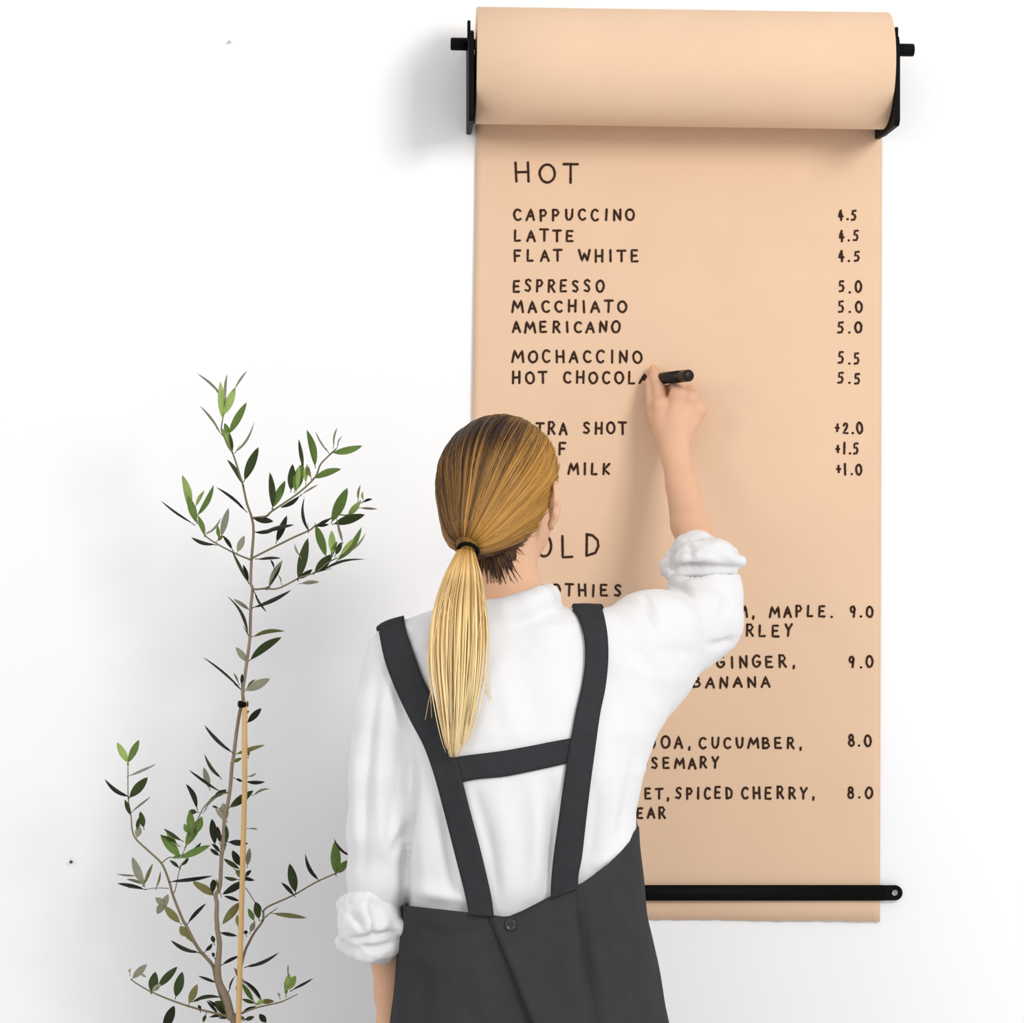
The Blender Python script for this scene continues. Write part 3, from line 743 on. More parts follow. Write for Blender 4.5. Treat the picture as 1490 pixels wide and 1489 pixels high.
# neck and head
B.cap(W(744, 905, YB + .01), H(.0, -.012, -.075), .050, .047, .02)
B.cap(W(690, 940, YB + .005), W(735, 890, YB + .01), .030, .038, .02); B.cap(W(795, 940, YB + .005), W(750, 892, YB + .01), .026, .036, .02)
B.ell(H(0, -.006, .0), (.0700, .086, .080), .02, HROT)
B.ell(H(0, .038, -.052), (.055, .058, .070), .025, HROT)
B.cap(H(0, .072, -.108), H(0, .066, -.104), .018, .02, .02)
B.cap(H(0, .088, .002), H(0, .103, -.034), .006, .0085, .010); B.cap(H(-.008, .094, -.038), H(.008, .094, -.038), .007, .007, .008)
for sx in (-1, 1):
    B.ell(H(sx * .033, .094, .0), (.016, .012, .012), .010, HROT, sub=True)
    B.ell(H(sx * .032, .076, -.001), (.0125, .0125, .0115), .003, HROT)
    B.cap(H(sx * .018, .095, .018), H(sx * .045, .082, .018), .006, .005, .01)
    B.cap(H(sx * .045, .062, -.036), H(sx * .05, .05, -.04), .016, .014, .02)
    # ear: helix rim, bowl and lobe
    e = lambda a, b, c=0: H(sx * ((.0755 if sx > 0 else .064) + c * (1 if sx > 0 else .4)), -.006 + a, -.024 + b)
    rim = [e(.008, -.004, -.002), e(.010, .018, .002), e(-.002, .030, .006), e(-.016, .026, .012), e(-.021, .010, .015), e(-.017, -.008, .012), e(-.008, -.022, .006)]
    B.chain(rim, [.0035, .0036, .0036, .0038, .0038, .0037, .0046], .004)
    B.cap(e(-.004, -.024, .003), e(-.001, -.028, .001), .0062, .005, .006)
    B.chain([e(-.004, .022, .003), e(-.009, .008, .006), e(-.006, -.010, .005)], [.0055, .0062, .0055], .004)
B.cap(H(-.016, .089, -.068), H(.016, .089, -.068), .0055, .0055, .007); B.cap(H(-.013, .087, -.078), H(.013, .087, -.078), .006, .006, .008)
# right arm raised to the paper
sh_r = W(858, 938, -.44); el_r = W(1042, 888, -.222)
B.chain([sh_r, sh_r.lerp(el_r, .5), el_r], [.037, .031, .023], .02)
B.chain([el_r, W(1022, 815, -.178), W(1003, 762, -.145), W(992, 706, -.110), W(984, 668, -.088), wrist], [.023, .0255, .0265, .0228, .0205, .0200], .006)
# palm, seen from its back
B.chain([wrist, W(982, 622, -.066), W(986, 600, -.058)], [.0195, .0205, .022], .012)
kn = [W(962, 590, -.060), W(987, 575, -.070), W(1004, 580, -.070), W(1017, 596, -.064)]
wr = [W(972, 640, -.075), W(978, 640, -.077), W(985, 640, -.077), W(990, 642, -.075)]
for a, b, ra, rb in zip(wr, kn, (.0135, .014, .014, .013), (.0115, .0118, .0116, .0108)): B.cap(a, b, ra, rb, .007)
B.cap(W(968, 628, -.06), W(958, 606, -.050), .016, .013, .014)            # thumb base
def finger(pts, rs): B.chain(pts, rs, .0035, .007)
finger([kn[0], W(959, 567, -.046), W(953, 549, -.030), W(951, 538, -.019)], [.0112, .0092, .0082, .0070])              # index
finger([W(958, 606, -.050), W(951, 590, -.044), W(949, 570, -.034), W(947, 558, -.025), W(948, 551, -.017)], [.0135, .0108, .0095, .0088, .0072])   # thumb
finger([kn[1], W(985, 563, -.045), W(975, 568, -.026), W(964, 566, -.018)], [.0115, .0096, .0084, .0072])              # middle
finger([kn[2], W(1003, 570, -.042), W(993, 583, -.024), W(982, 592, -.026)], [.0114, .0095, .0084, .0074])             # ring
finger([kn[3], W(1017, 592, -.040), W(1006, 604, -.024), W(995, 610, -.027)], [.0105, .0088, .0078, .0068])            # little
for k_ in kn: B.cap(k_ + Vector((0, -.003, .001)), k_ + Vector((0, -.004, .001)), .0085, .0085, .008)                  # knuckles
# left arm hanging down
B.chain([W(575, 965, -.447), W(553, 1080, -.455), W(553, 1195, -.455), W(560, 1330, -.425), W(568, 1400, -.405), W(569, 1445, -.392)], [.035, .028, .0265, .0265, .0245, .0225], .008)
lh = W(567, 1500, -.380)
B.cap(W(569, 1445, -.392), lh, .0215, .024, .015, sq=(.8, 1, 1))
for i in range(4):
    a = lh + Vector((-.004, -.024 + i * .016, -.02)); 
    B.chain([a, a + Vector((.004, .003, -.036)), a + Vector((.010, .001, -.062)), a + Vector((.017, -.002, -.080 + .006 * abs(i - 1.4)))], [.0095, .0088, .0078, .0068], .003, .008)
B.chain([lh + Vector((-.004, .026, .02)), lh + Vector((-.006, .044, -.006)), lh + Vector((.0, .05, -.034)), lh + Vector((.006, .049, -.05))], [.013, .0105, .0095, .0078], .003, .012)
v, F = B.mesh(2, .4)
body = link('body', np_mesh('body', v, F), M_SKIN, person)
del B

# shoes under the frame, standing on the floor
for sx in (-1, 1):
    hip = W(770 + sx * 78, 1530, YB + .01); x0 = hip.x + sx * .01
    Sx = Field(rng(x0 - .09, x0 + .10, .006), rng(YB - .12, YB + .19, .006), rng(-.01, .14, .006))
    Sx.cap((x0, YB - .02, .045), (x0 + sx * .018, YB + .115, .036), .043, .042, .02); Sx.cap((x0, YB - .02, .05), (x0, YB - .02, .085), .043, .042, .02)
    sl, g = Sx.region((-9, -9, -9), (9, 9, 9), 0); Sx.D = np.maximum(Sx.D, .001 - g[2])
    v, F = Sx.mesh(1); link('shoe', np_mesh('shoe', v, F), M_SHOE, person)

# ------------------------------------------------------------------ shirt
st = .0036
T = Field(rng(-.11, .49, st), rng(-.62, -.10, st), rng(W(0, 1395, YB).z, W(0, 835, YB).z, st))
rows = [(925, 712, 125, .055), (960, 722, 150, .080), (1000, 738, 166, .100), (1060, 749, 183, .112), (1120, 755, 183, .114), (1180, 754, 172, .110), (1230, 756, 169, .106), (1300, 764, 168, .101), (1380, 764, 170, .100)]
T.loft([(W(0, py, YB).z, W(cx, 0, YB).x, YB, hw * S_, hd) for py, cx, hw, hd in rows], .03)
T.cap(W(705, 934, -.447), W(592, 961, -.448), .045, .045, .025)
T.cap(W(705, 935, -.47), W(640, 945, -.47), .045, .045, .04)
T.cap(W(762, 938, -.445), W(862, 950, -.437), .045, .047, .025)
T.cap(W(800, 945, -.47), W(850, 950, -.46), .045, .045, .04)
# left sleeve, hanging
T.chain([W(582, 966, -.449), W(560, 1035, -.458), W(554, 1130, -.462), W(553, 1210, -.46), W(552, 1275, -.447), W(546, 1320, -.435)], [.044, .041, .0405, .0425, .041, .037], .010, .028)
# right sleeve, lifted and full
sr = W(862, 950, -.437); er = W(1023, 903, -.238)
T.chain([sr, sr.lerp(er, .5) + Vector((0, 0, .004)), er], [.048, .052, .0505], .03)
T.cap(W(900, 990, -.42), W(1000, 946, -.265), .050, .031, .045)
T.cap(W(905, 1040, -.43), W(960, 1000, -.33), .045, .030, .05)
T.chain([er, W(1025, 862, -.205), W(1021, 826, -.187)], [.050, .0475, .043], .025)
# collar band around the neck
cp = [W(706, 884, -.487), W(735, 876, -.497), W(765, 866, -.493), W(788, 857, -.474), W(798, 853, -.440), W(788, 864, -.39), W(760, 882, -.37), W(715, 895, -.385), W(690, 893, -.43), W(692, 888, -.465)]
for i in range(len(cp)): T.cap(cp[i] + Vector((0, 0, -.011)), cp[(i + 1) % len(cp)] + Vector((0, 0, -.011)), .0075, .0075, .028)
v, F = T.mesh(2, .4); N = normals(v, F)
FOLDS = [
 # left sleeve: long hanging folds and the line against the body
 ([(548, 985), (538, 1080), (530, 1180), (528, 1270)], -.004, 8), ([(563, 990), (556, 1080), (552, 1160), (556, 1240)], .004, 9),
 ([(578, 1010), (584, 1090), (574, 1170), (566, 1230)], -.005, 9), ([(520, 1060), (516, 1150), (520, 1250)], .003, 8),
 ([(598, 1190), (586, 1215), (572, 1245)], -.006, 6), ([(577, 1000), (592, 1070), (602, 1130), (600, 1190), (590, 1250), (586, 1310)], -.007, 6),
 # back: soft drape between and beside the straps
 ([(640, 960), (665, 1030), (690, 1085)], -.002, 18), ([(760, 960), (770, 1020), (790, 1070)], -.0025, 22), ([(735, 1000), (745, 1060)], .002, 14),
 ([(800, 1130), (805, 1180), (802, 1240), (795, 1300)], -.007, 9), ([(775, 1140), (780, 1200), (778, 1260), (770, 1320)], .005, 14), ([(720, 1140), (735, 1210), (742, 1320)], .004, 18),
 ([(690, 1150), (712, 1230), (725, 1310)], -.004, 10), ([(640, 1170), (650, 1240), (662, 1310)], -.006, 9), ([(612, 1150), (618, 1230), (622, 1310)], .005, 14),
 ([(870, 1150), (866, 1210), (856, 1275)], -.004, 9), ([(900, 1130), (895, 1180), (880, 1240)], .004, 12), ([(930, 1090), (915, 1150), (895, 1215)], -.003, 9),
 ([(600, 1290), (640, 1300), (690, 1310)], .006, 12), ([(860, 1265), (890, 1240), (918, 1210)], .006, 12),
 # right sleeve: creases from the elbow and armpit
 ([(938, 868), (948, 890), (956, 912)], -.006, 5), ([(972, 852), (995, 854), (1010, 868)], -.006, 5), ([(985, 842), (1010, 836), (1030, 838)], -.004, 4), ([(1050, 850), (1056, 872), (1050, 895)], -.004, 6),
 ([(965, 872), (1000, 890), (1020, 925)], .003, 9), ([(1030, 938), (1050, 938), (1068, 930)], -.005, 6), ([(905, 960), (950, 985), (1000, 985)], .003, 14), ([(900, 920), (950, 945), (1010, 950)], -.003, 10),
 ([(905, 1010), (935, 1040), (955, 1075)], -.003, 12), ([(880, 1040), (905, 1100), (912, 1150)], -.0025, 12), ([(600, 930), (570, 960), (560, 990)], -.003, 7), ([(885, 900), (900, 930), (905, 965)], -.0035, 8)]
v = fold(v, N, FOLDS)
nz_ = np.array([noise.noise(Vector((p[0] * 22, p[1] * 22, p[2] * 10))) * .0016 + noise.noise(Vector((p[0] * 60 + 9, p[1] * 60, p[2] * 34))) * .0007 for p in v])
v = v + N * nz_[:, None]
shirt = link('shirt', np_mesh('shirt', v, F), M_SHIRT, person)
BV = [BVHTree.FromPolygons([Vector(p) for p in v], [tuple(int(i) for i in q) for q in F])]
del T

def bunched_cuff(chain, radii, ridges, seed, st=.0028):
    P = [Vector(p) for p in chain]
    lo = [min(p[i] for p in P) - .08 for i in range(3)]; hi = [max(p[i] for p in P) + .08 for i in range(3)]
    C = Field(*[rng(lo[i], hi[i], st) for i in range(3)])
    C.chain(P, radii, .015)
    for (a, b, c, r) in ridges:
        pp = smooth_path([tuple(a), tuple(b), tuple(c)], 4)
        for i in range(len(pp) - 1): C.cap(pp[i], pp[i + 1], r, r, .007)
    v, F = C.mesh(2, .4); N = normals(v, F)
    n = np.array([noise.noise(Vector((p[0] * 38 + seed, p[1] * 38, p[2] * 46))) * .003 + noise.noise(Vector((p[0] * 85, p[1] * 85 + seed, p[2] * 100))) * .0016 for p in v])
    return v + N * n[:, None], F, N
# right cuff: a thick rolled band round the forearm
ax_c = (W(1012, 782, -.158) - W(1026, 838, -.192)).normalized()
R_ = [(W(968, 822, -.186), W(1012, 812, -.228), W(1078, 818, -.186), .0095), (W(976, 806, -.178), W(1014, 797, -.212), W(1066, 804, -.176), .0085), (W(966, 832, -.18), W(985, 836, -.215), W(1030, 832, -.228), .006)]
v, F, N = bunched_cuff([W(1012, 808, -.172), W(1021, 824, -.185)], [.036, .0495], R_, 3.1)
v = fold(v, N, [([(972, 836), (990, 828), (1030, 826), (1078, 826)], -.006, 5), ([(978, 795), (974, 812), (978, 830)], -.005, 5), ([(1040, 785), (1060, 800), (1066, 818)], .003, 7), ([(1000, 790), (1005, 806), (1002, 822)], -.0025, 6)])
link('cuff', np_mesh('cuff', v, F), M_SHIRT, shirt)
# left cuff: a loosely bunched roll above the wrist
R_ = [(W(500, 1372, -.44), W(540, 1388, -.475), W(582, 1370, -.462), .011), (W(498, 1318, -.44), W(535, 1308, -.478), W(576, 1312, -.44), .010), (W(525, 1315, -.475), W(540, 1345, -.490), W(530, 1372, -.475), .010), (W(552, 1352, -.478), W(570, 1345, -.47), W(586, 1350, -.475), .009)]
v, F, N = bunched_cuff([W(539, 1328, -.450), W(540, 1345, -.453), W(547, 1369, -.447)], [.037, .041, .031], R_, 8.4)
v = fold(v, N, [([(540, 1310), (548, 1340), (545, 1365)], -.006, 6), ([(505, 1368), (535, 1366), (578, 1356)], -.006, 5), ([(520, 1378), (550, 1380), (572, 1372)], -.004, 4), ([(508, 1330), (520, 1340), (525, 1352)], -.005, 5)])
link('cuff', np_mesh('cuff', v, F), M_SHIRT, shirt)

# ------------------------------------------------------------------ pinafore apron
SKR = [(1060, 582, 918, .135), (1150, 583, 921, .130), (1205, 583, 929, .122), (1300, 585, 938, .118), (1330, 584, 942, .119), (1400, 575, 956, .126), (1489, 567, 971, .136), (1990, 540, 1015, .165)]
_p = np.array(SKR, float)
def skirt_pt(ang, py):
    l, r, hd = (np.interp(py, _p[:, 0], _p[:, i]) for i in (1, 2, 3))
    c = math.cos(ang); s = math.sin(ang); pw = 2.0 / 2.35
    fx = math.copysign(abs(c) ** pw, c); fy = math.copysign(abs(s) ** pw, s)
    p = W((l + r) / 2 + fx * (r - l) / 2, py, YB)
    p.y = YB + fy * hd
    k = min(1, max(0, (py - 1330) / 300))       # soft hanging folds
    a = .0035 * k * math.sin(ang * 9 + 1.3) + .006 * k * math.sin(ang * 5 + .4)
    p.y += fy * a; p.x += fx * a
    return p
TOPB = [(560, 1316), (585, 1318), (650, 1325), (700, 1330), (738, 1335), (760, 1326), (805, 1303), (850, 1285), (890, 1256), (915, 1226), (932, 1198), (960, 1170)]
_tb = np.array(TOPB, float)
def top_py(ang):
    """top edge in pixel rows: the drawn line across the back, rising to a bib in front"""
    c, s = math.cos(ang), math.sin(ang)
    if s <= 0:
        py = 1300.0
        for _ in range(8):
            p = skirt_pt(ang, py); px = CX + p.x / (p.y + CAMD) * FPX
            tp = float(np.interp(px, _tb[:, 0], _tb[:, 1]))
            py += (tp - (CY - (p.z - CAMZ) / (p.y + CAMD) * FPX)) * .9
        return py
    a = top_py(-1e-4) if c > 0 else top_py(-math.pi + 1e-4)
    return a + (1065 - a) * min(1, s * 1.4) ** .8
NA, NV = 180, 70
tops = [top_py(-math.pi + 2 * math.pi * i / NA) for i in range(NA)]
v = []; F = []
for j in range(NV + 1):
    t = j / NV
    for i in range(NA):
        a = -math.pi + 2 * math.pi * i / NA
        v.append(skirt_pt(a, tops[i] + (1990 - tops[i]) * t ** 1.25))
for j in range(NV):
    for i in range(NA):
        i2 = (i + 1) % NA; F.append((j * NA + i, (j + 1) * NA + i, (j + 1) * NA + i2, j * NA + i2))
v = np.array([tuple(p) for p in v]); F = np.array(F)
N = normals(v, F)
if (N[:, 1] * (v[:, 1] - YB)).mean() < 0: F = F[:, ::-1]; N = -N
SKF = [([(845, 1312), (852, 1380), (862, 1440), (870, 1500)], -.008, 9), ([(822, 1330), (828, 1400), (840, 1480)], .005, 12), ([(600, 1345), (650, 1362), (705, 1352)], -.003, 8), ([(590, 1380), (640, 1405), (700, 1400)], .003, 14),
       ([(870, 1290), (900, 1320), (925, 1370)], .003, 14), ([(905, 1300), (922, 1380), (935, 1489)], -.004, 12), ([(620, 1400), (612, 1450), (610, 1500)], -.004, 14), ([(690, 1380), (700, 1440), (712, 1500)], .004, 14)]
v = fold(v, N, SKF)
n_ = np.array([noise.noise(Vector((p[0] * 26, p[1] * 26, p[2] * 18))) * .0018 for p in v]); v = v + N * n_[:, None]
apron = link('pinafore_apron', np_mesh('pinafore_apron', v, F), M_APRON, person)
sm = apron.modifiers.new('thickness', 'SOLIDIFY'); sm.thickness = 0.0035; sm.offset = -1
BV.append(BVHTree.FromPolygons([Vector(p) for p in v], [tuple(int(i) for i in q) for q in F]))
def hit(px, py, which=(0, 1)):
    """first surface the sight line through a pixel meets"""
    d = (W(px, py, -.3) - CAMP).normalized(); best = None
    for i in which:
        h = BV[i].ray_cast(CAMP, d)
        if h[0] is not None and (best is None or h[3] < best[2]): best = (h[0], h[1], h[3])
    return best
def shell(name, grid, nrm, th, mat, parent):
    """closed strip of cloth from a grid of points (rows x cols), thickness th along nrm"""
    R, Cn = len(grid), len(grid[0]); V = []
    for s in (0, 1):
        for i in range(R):
            for j in range(Cn): V.append(grid[i][j] + nrm[i][j] * (th * s))
    F = []; o = R * Cn
    for i in range(R - 1):
        for j in range(Cn - 1):
            a = i * Cn + j; q = (a, a + 1, a + Cn + 1, a + Cn)
            F.append(q); F.append(tuple(k + o for k in q[::-1]))
    edge = [(0, j) for j in range(Cn)] + [(i, Cn - 1) for i in range(1, R)] + [(R - 1, j) for j in range(Cn - 2, -1, -1)] + [(i, 0) for i in range(R - 2, 0, -1)]
    for k in range(len(edge)):
        a = edge[k][0] * Cn + edge[k][1]; b = edge[(k + 1) % len(edge)]; b = b[0] * Cn + b[1]
        F.append((a, a + o, b + o, b))
    me = pydata(name, V, F)
    bm = bmesh.new(); bm.from_mesh(me); bmesh.ops.recalc_face_normals(bm, faces=bm.faces); bm.to_mesh(me); bm.free()
    return link(name, me, mat, parent)
def strap(name, rows, tail=None, which=(0, 1), lift=.0025, cols=7, reps=6):
    """rows: (left px,py,right px,py). Follows the cloth behind it, bridging its hollows; tail: points over the shoulder"""
    A = smooth_path([r for r in rows], reps)
    D = []
    for q in A:
        row = []
        for j in range(cols):
            t = j / (cols - 1); px = q[0] + (q[2] - q[0]) * t; py = q[1] + (q[3] - q[1]) * t
            h = hit(px, py, which)
            row.append([px, py, h[0].y if h else None])
        D.append(row)
    ok = [c[2] for r in D for c in r if c[2] is not None]
    for i, r in enumerate(D):
        good = [c[2] for c in r if c[2] is not None]
        for c in r:
            if c[2] is None: c[2] = (sum(good) / len(good)) if good else D[i - 1][0][2]
    Y = np.array([[c[2] for c in r] for r in D]); Y0 = Y.copy()
    for _ in range(10):
        Z = np.pad(Y, ((1, 1), (1, 1)), mode='edge')
        Y = np.minimum(Y0, (Z[:-2, 1:-1] + Z[2:, 1:-1] + Z[1:-1, :-2] + Z[1:-1, 2:] + 2 * Z[1:-1, 1:-1]) / 6)
    grid = [[W(D[i][j][0], D[i][j][1], Y[i, j] - lift) for j in range(cols)] for i in range(len(D))]
    nr = [[Vector((0, -1, 0))] * cols for _ in D]
    if tail:                      # over the shoulder: down rays on top, then back rays on the chest
        xa, xb, y1, z1, sl = tail
        y0 = max(p.y for p in grid[0]); ytop = y1
        y = y0 + .004
        def row(fn):
            g = []; n = []
            for j in range(cols):
                h = fn(xa + (xb - xa) * j / (cols - 1))
                if h[0] is None: return
                nn = h[1] if h[1].length else Vector((0, 0, 1)); g.append(h[0] + nn * lift); n.append(nn)
            grid.insert(0, g); nr.insert(0, n)
        while y < ytop:
            row(lambda x: BV[0].ray_cast(Vector((x, y, 2.2)), Vector((0, 0, -1)))); y += .007
        z = min(p.z for p in grid[0]) - .012
        while z > z1:
            row(lambda x: BV[0].ray_cast(Vector((x + sl * (grid[0][0].z - z), -.05, z)), Vector((0, -1, 0)))); z -= .015
    return shell(name, grid, nr, .003, M_STRAP, apron)
strap('strap', [(551, 914, 588, 902), (553, 930, 592, 920), (560, 962, 604, 955), (574, 1000, 617, 990), (595, 1045, 640, 1035), (616, 1085, 656, 1080), (632, 1130, 669, 1122), (648, 1190, 685, 1183), (662, 1245, 700, 1240), (676, 1300, 714, 1300), (682, 1331, 719, 1334)],
      (W(552, 0, -.44).x, W(589, 0, -.44).x, -.418, 1.30, 0.0))
strap('strap', [(833, 888, 874, 880), (842, 902, 879, 896), (850, 930, 884, 925), (851, 965, 885, 960), (846, 1000, 881, 1000), (837, 1040, 873, 1040), (828, 1090, 866, 1090), (820, 1140, 859, 1142), (813, 1190, 853, 1192), (806, 1240, 847, 1245), (802, 1280, 842, 1272), (801, 1308, 841, 1293)],
      (W(834, 0, -.44).x, W(875, 0, -.44).x, -.410, 1.30, 0.0))
cs = strap('cross_strap', [(660, 1102, 668, 1139), (690, 1098, 695, 1134), (730, 1093, 735, 1130), (770, 1086, 775, 1122), (800, 1080, 803, 1116), (833, 1074, 833, 1109)], None, (0,), .0003)
# overlapping back panel with its button
def panel():
    rows = []; nr = []
    pys = [1331, 1340, 1352] + list(range(1365, 1500, 12)) + list(range(1510, 1985, 40))
    for py in pys:
        x0 = np.interp(py, [1331, 1489, 1990], [712, 776, 930]); x1 = np.interp(py, [1331, 1489, 1990], [838, 872, 985])
        r = []; n = []
        for j in range(13):
            px = x0 + (x1 - x0) * j / 12; q = py
            if py == 1331: q = float(np.interp(px, _tb[:, 0], _tb[:, 1])) + 2.5
            elif py < 1400: q = py - (1331 - np.interp(px, _tb[:, 0], _tb[:, 1]) - 2.5) * (1400 - py) / 69
            h = hit(px, q, (1,))
            if h is None: h = (W(px, q, YB - .11), Vector((0, -1, 0)))
            t = j / 12; gap = .0008 + (.006 * max(0, min(1, (q - 1350) / 120))) * (1 - t) ** 2 - .003 * max(0, t - .8) / .2
            r.append(h[0] + h[1] * gap); n.append(h[1] if h[1].y < 0 else -h[1])
        rows.append(r); nr.append(n)
    return shell('wrap_panel', rows, nr, .003, M_APRON, apron)
wp = panel()
bh = hit(743, 1346, (1,)); bp = bh[0] + bh[1] * .0042; bn = bh[1] if bh[1].y < 0 else -bh[1]
def button_mesh():
    q = bn.to_track_quat('Z', 'Y'); prof = [(.0001, .0016), (.0030, .0016), (.0042, .0018), (.0052, .0030), (.0068, .0030), (.0078, .0018), (.0078, .0002), (.006, 0), (.0001, 0)]
    v = []; f = []; n = 28
    for r, z in prof:
        for k in range(n): v.append(bp + q @ Vector((r * math.cos(2 * math.pi * k / n), r * math.sin(2 * math.pi * k / n), z)))
    for i in range(len(prof) - 1):
        for k in range(n): f.append((i * n + k, i * n + (k + 1) % n, (i + 1) * n + (k + 1) % n, (i + 1) * n + k))
    parts = [(v, f)]
    for s in (-1, 1):
        c = bp + q @ Vector((s * .0014, 0, .0016)); parts.append(tube_vf([c, c + bn * .0006], [.0006, .0005], 8))
    V, Fq = join_vf(parts); return pydata('button', V, Fq)
link('button', button_mesh(), M_BUTTON, apron)

# ------------------------------------------------------------------ hair
def rot_basis(d):
    d = Vector(d).normalized(); up = (u_ - d * u_.dot(d)).normalized(); rt = up.cross(d).normalized()   # up: towards the crown
    return d, up, rt
TIE = W(678, 797, -.540)
dT, upT, rtT = rot_basis(TIE - HC)
if rtT.x < 0: rtT = -rtT
TD = (TIE - HC).length
def hair_r(d):
    """radius of the hair surface in direction d from the head centre"""
    x, y, z = d.dot(r_), d.dot(f_), d.dot(u_)
    a, b, c = .0825 if x > 0 else .0795, .099, .0905
    if z < 0: c = .105
    r = 1 / math.sqrt((x / a) ** 2 + (y / b) ** 2 + (z / c) ** 2)
    th = math.acos(max(-1, min(1, d.dot(dT))))
    w = math.exp(-(th / .42) ** 2)
    return r + (TD - r) * w
BODY_BV = BVHTree.FromPolygons([p.co.copy() for p in body.data.vertices], [tuple(p.vertices) for p in body.data.polygons])
def on_skin(d, r, lift=.0016):
    h = BODY_BV.ray_cast(HC + d * .16, -d)
    return max(r, (h[0] - HC).length + lift) if h[0] is not None and (h[0] - HC).length < .14 else r
def hdir(th, ph):
    return dT * math.cos(th) + (upT * math.cos(ph) + rtT * math.sin(ph)) * math.sin(th)
HL_A = [0, 40, 58, 70, 80, 88, 96, 104, 112, 122, 132, 143, 155, 167, 180, 210, 235, 255, 275, 300, 330, 360]
HL_T = [150, 145, 136, 122, 104, 86, 70, 60, 54, 51, 49, 46, 40, 36, 33, 33, 40, 52, 90, 130, 146, 150]
def th_max(ph):
    """how far the hairline lies from the tie, by direction round it (degrees: 0 crown, 90 right, 180 nape)"""
    a = math.degrees(ph) % 360
    return math.radians(np.interp(a, HL_A, HL_T))
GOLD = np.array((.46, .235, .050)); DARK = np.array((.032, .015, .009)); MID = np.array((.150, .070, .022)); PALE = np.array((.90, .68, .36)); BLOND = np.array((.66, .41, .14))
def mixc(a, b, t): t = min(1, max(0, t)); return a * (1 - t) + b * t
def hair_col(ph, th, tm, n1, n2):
    """grown-out roots: dark at the crown, nape darkened by roots and painted-in shade, golden lengths"""
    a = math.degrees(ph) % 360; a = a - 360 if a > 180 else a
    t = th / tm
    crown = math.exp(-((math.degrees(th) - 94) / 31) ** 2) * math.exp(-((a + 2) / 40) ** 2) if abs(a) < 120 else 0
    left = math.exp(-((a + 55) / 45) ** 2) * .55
    nape = 1.0 if abs(a) > 135 else max(0, (abs(a) - 112) / 23)  # dark roots, plus shade under the swept hair put into the colour
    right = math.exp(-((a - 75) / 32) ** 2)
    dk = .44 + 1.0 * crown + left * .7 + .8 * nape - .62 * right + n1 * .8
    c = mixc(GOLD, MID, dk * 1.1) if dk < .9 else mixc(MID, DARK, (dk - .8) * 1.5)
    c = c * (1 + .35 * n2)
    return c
def hair_mesh():
    V = []; F = []; Cc = []; NP, NT = 300, 40
    for j in range(NT + 1):
        for i in range(NP):
            ph = 2 * math.pi * i / NP; tm = th_max(ph); t = j / NT
            if 112 < math.degrees(ph) < 240: tm *= .86 + .16 * noise.noise(Vector((math.cos(ph) * 40, math.sin(ph) * 40, 2)))
            th = .03 + (tm - .03) * t
            d = hdir(th, ph); r = hair_r(d)
            a = math.degrees(ph)
            nape = min(1, max(0, (24 - abs(a - 180 + 0) * 24 / 62) / 10)) if 112 < a < 250 else 0
            cc, ss = math.cos(ph), math.sin(ph)
            n1 = noise.noise(Vector((cc * 9, ss * 9, th * .9 + 3))); n2 = noise.noise(Vector((cc * 30, ss * 30, th * 1.2)))
            g = (noise.noise(Vector((cc * 14, ss * 14, th * .8 + 8))) * .0016 + n2 * .0008) * min(1, th * 2)
            g -= .0065 * nape * min(1, max(0, (th - .15) * 4))
            end = max(0, (t - .93) / .07)
            rr_ = r + g - .007 * end ** 2
            if 115 < a < 250: rr_ = on_skin(d, rr_, .0018 - .002 * end)
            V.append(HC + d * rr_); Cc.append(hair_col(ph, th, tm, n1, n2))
    for j in range(NT):
        for i in range(NP):
            i2 = (i + 1) % NP; F.append((j * NP + i, j * NP + i2, (j + 1) * NP + i2, (j + 1) * NP + i))
    parts = [(V, F)]
    rn = random.Random(5)
    for s in range(1150):          # separate strands laid over the cap
        ph = rn.uniform(0, 2 * math.pi); tm = th_max(ph); a = math.degrees(ph)
        t0 = .12; t1 = tm * (rn.uniform(.72, 1.03) if 112 < a < 240 else rn.uniform(.8, 1.0)); dp = rn.gauss(0, .05); lift = rn.uniform(-.0002, .0011); rad = rn.uniform(.00035, .0009)
        pts = []; rs = []; cl = []
        n1 = rn.gauss(0, .42); n2 = rn.gauss(0, .5); m = 16
        nape = 1 if 118 < a < 245 else 0
        for k in range(m + 1):
            t = k / m; th = t0 + (t1 - t0) * t; p2 = ph + dp * t * t + .015 * math.sin(t * 5 + s)
            d = hdir(th, p2); g = noise.noise(Vector((math.cos(p2) * 14, math.sin(p2) * 14, th * .8 + 8))) * .0016 * min(1, th * 2)
            g -= .0060 * nape * min(1, max(0, (th - .15) * 4))
            rr_ = hair_r(d) + g + lift
            if nape: rr_ = on_skin(d, rr_, .0018 + max(0, lift))
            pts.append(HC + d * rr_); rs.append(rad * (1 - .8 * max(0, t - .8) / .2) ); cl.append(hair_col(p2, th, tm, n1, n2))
        v, f = tube_vf(pts, rs, 4, True); parts.append((v, f))
        for k in range(m + 1): Cc += [cl[k]] * 4
    V, F = join_vf(parts)
    me = pydata('hair', V, F)
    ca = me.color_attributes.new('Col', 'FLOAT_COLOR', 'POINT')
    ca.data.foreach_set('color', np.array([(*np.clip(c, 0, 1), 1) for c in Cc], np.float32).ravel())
    return me
hair = link('hair', hair_mesh(), M_HAIR, person)
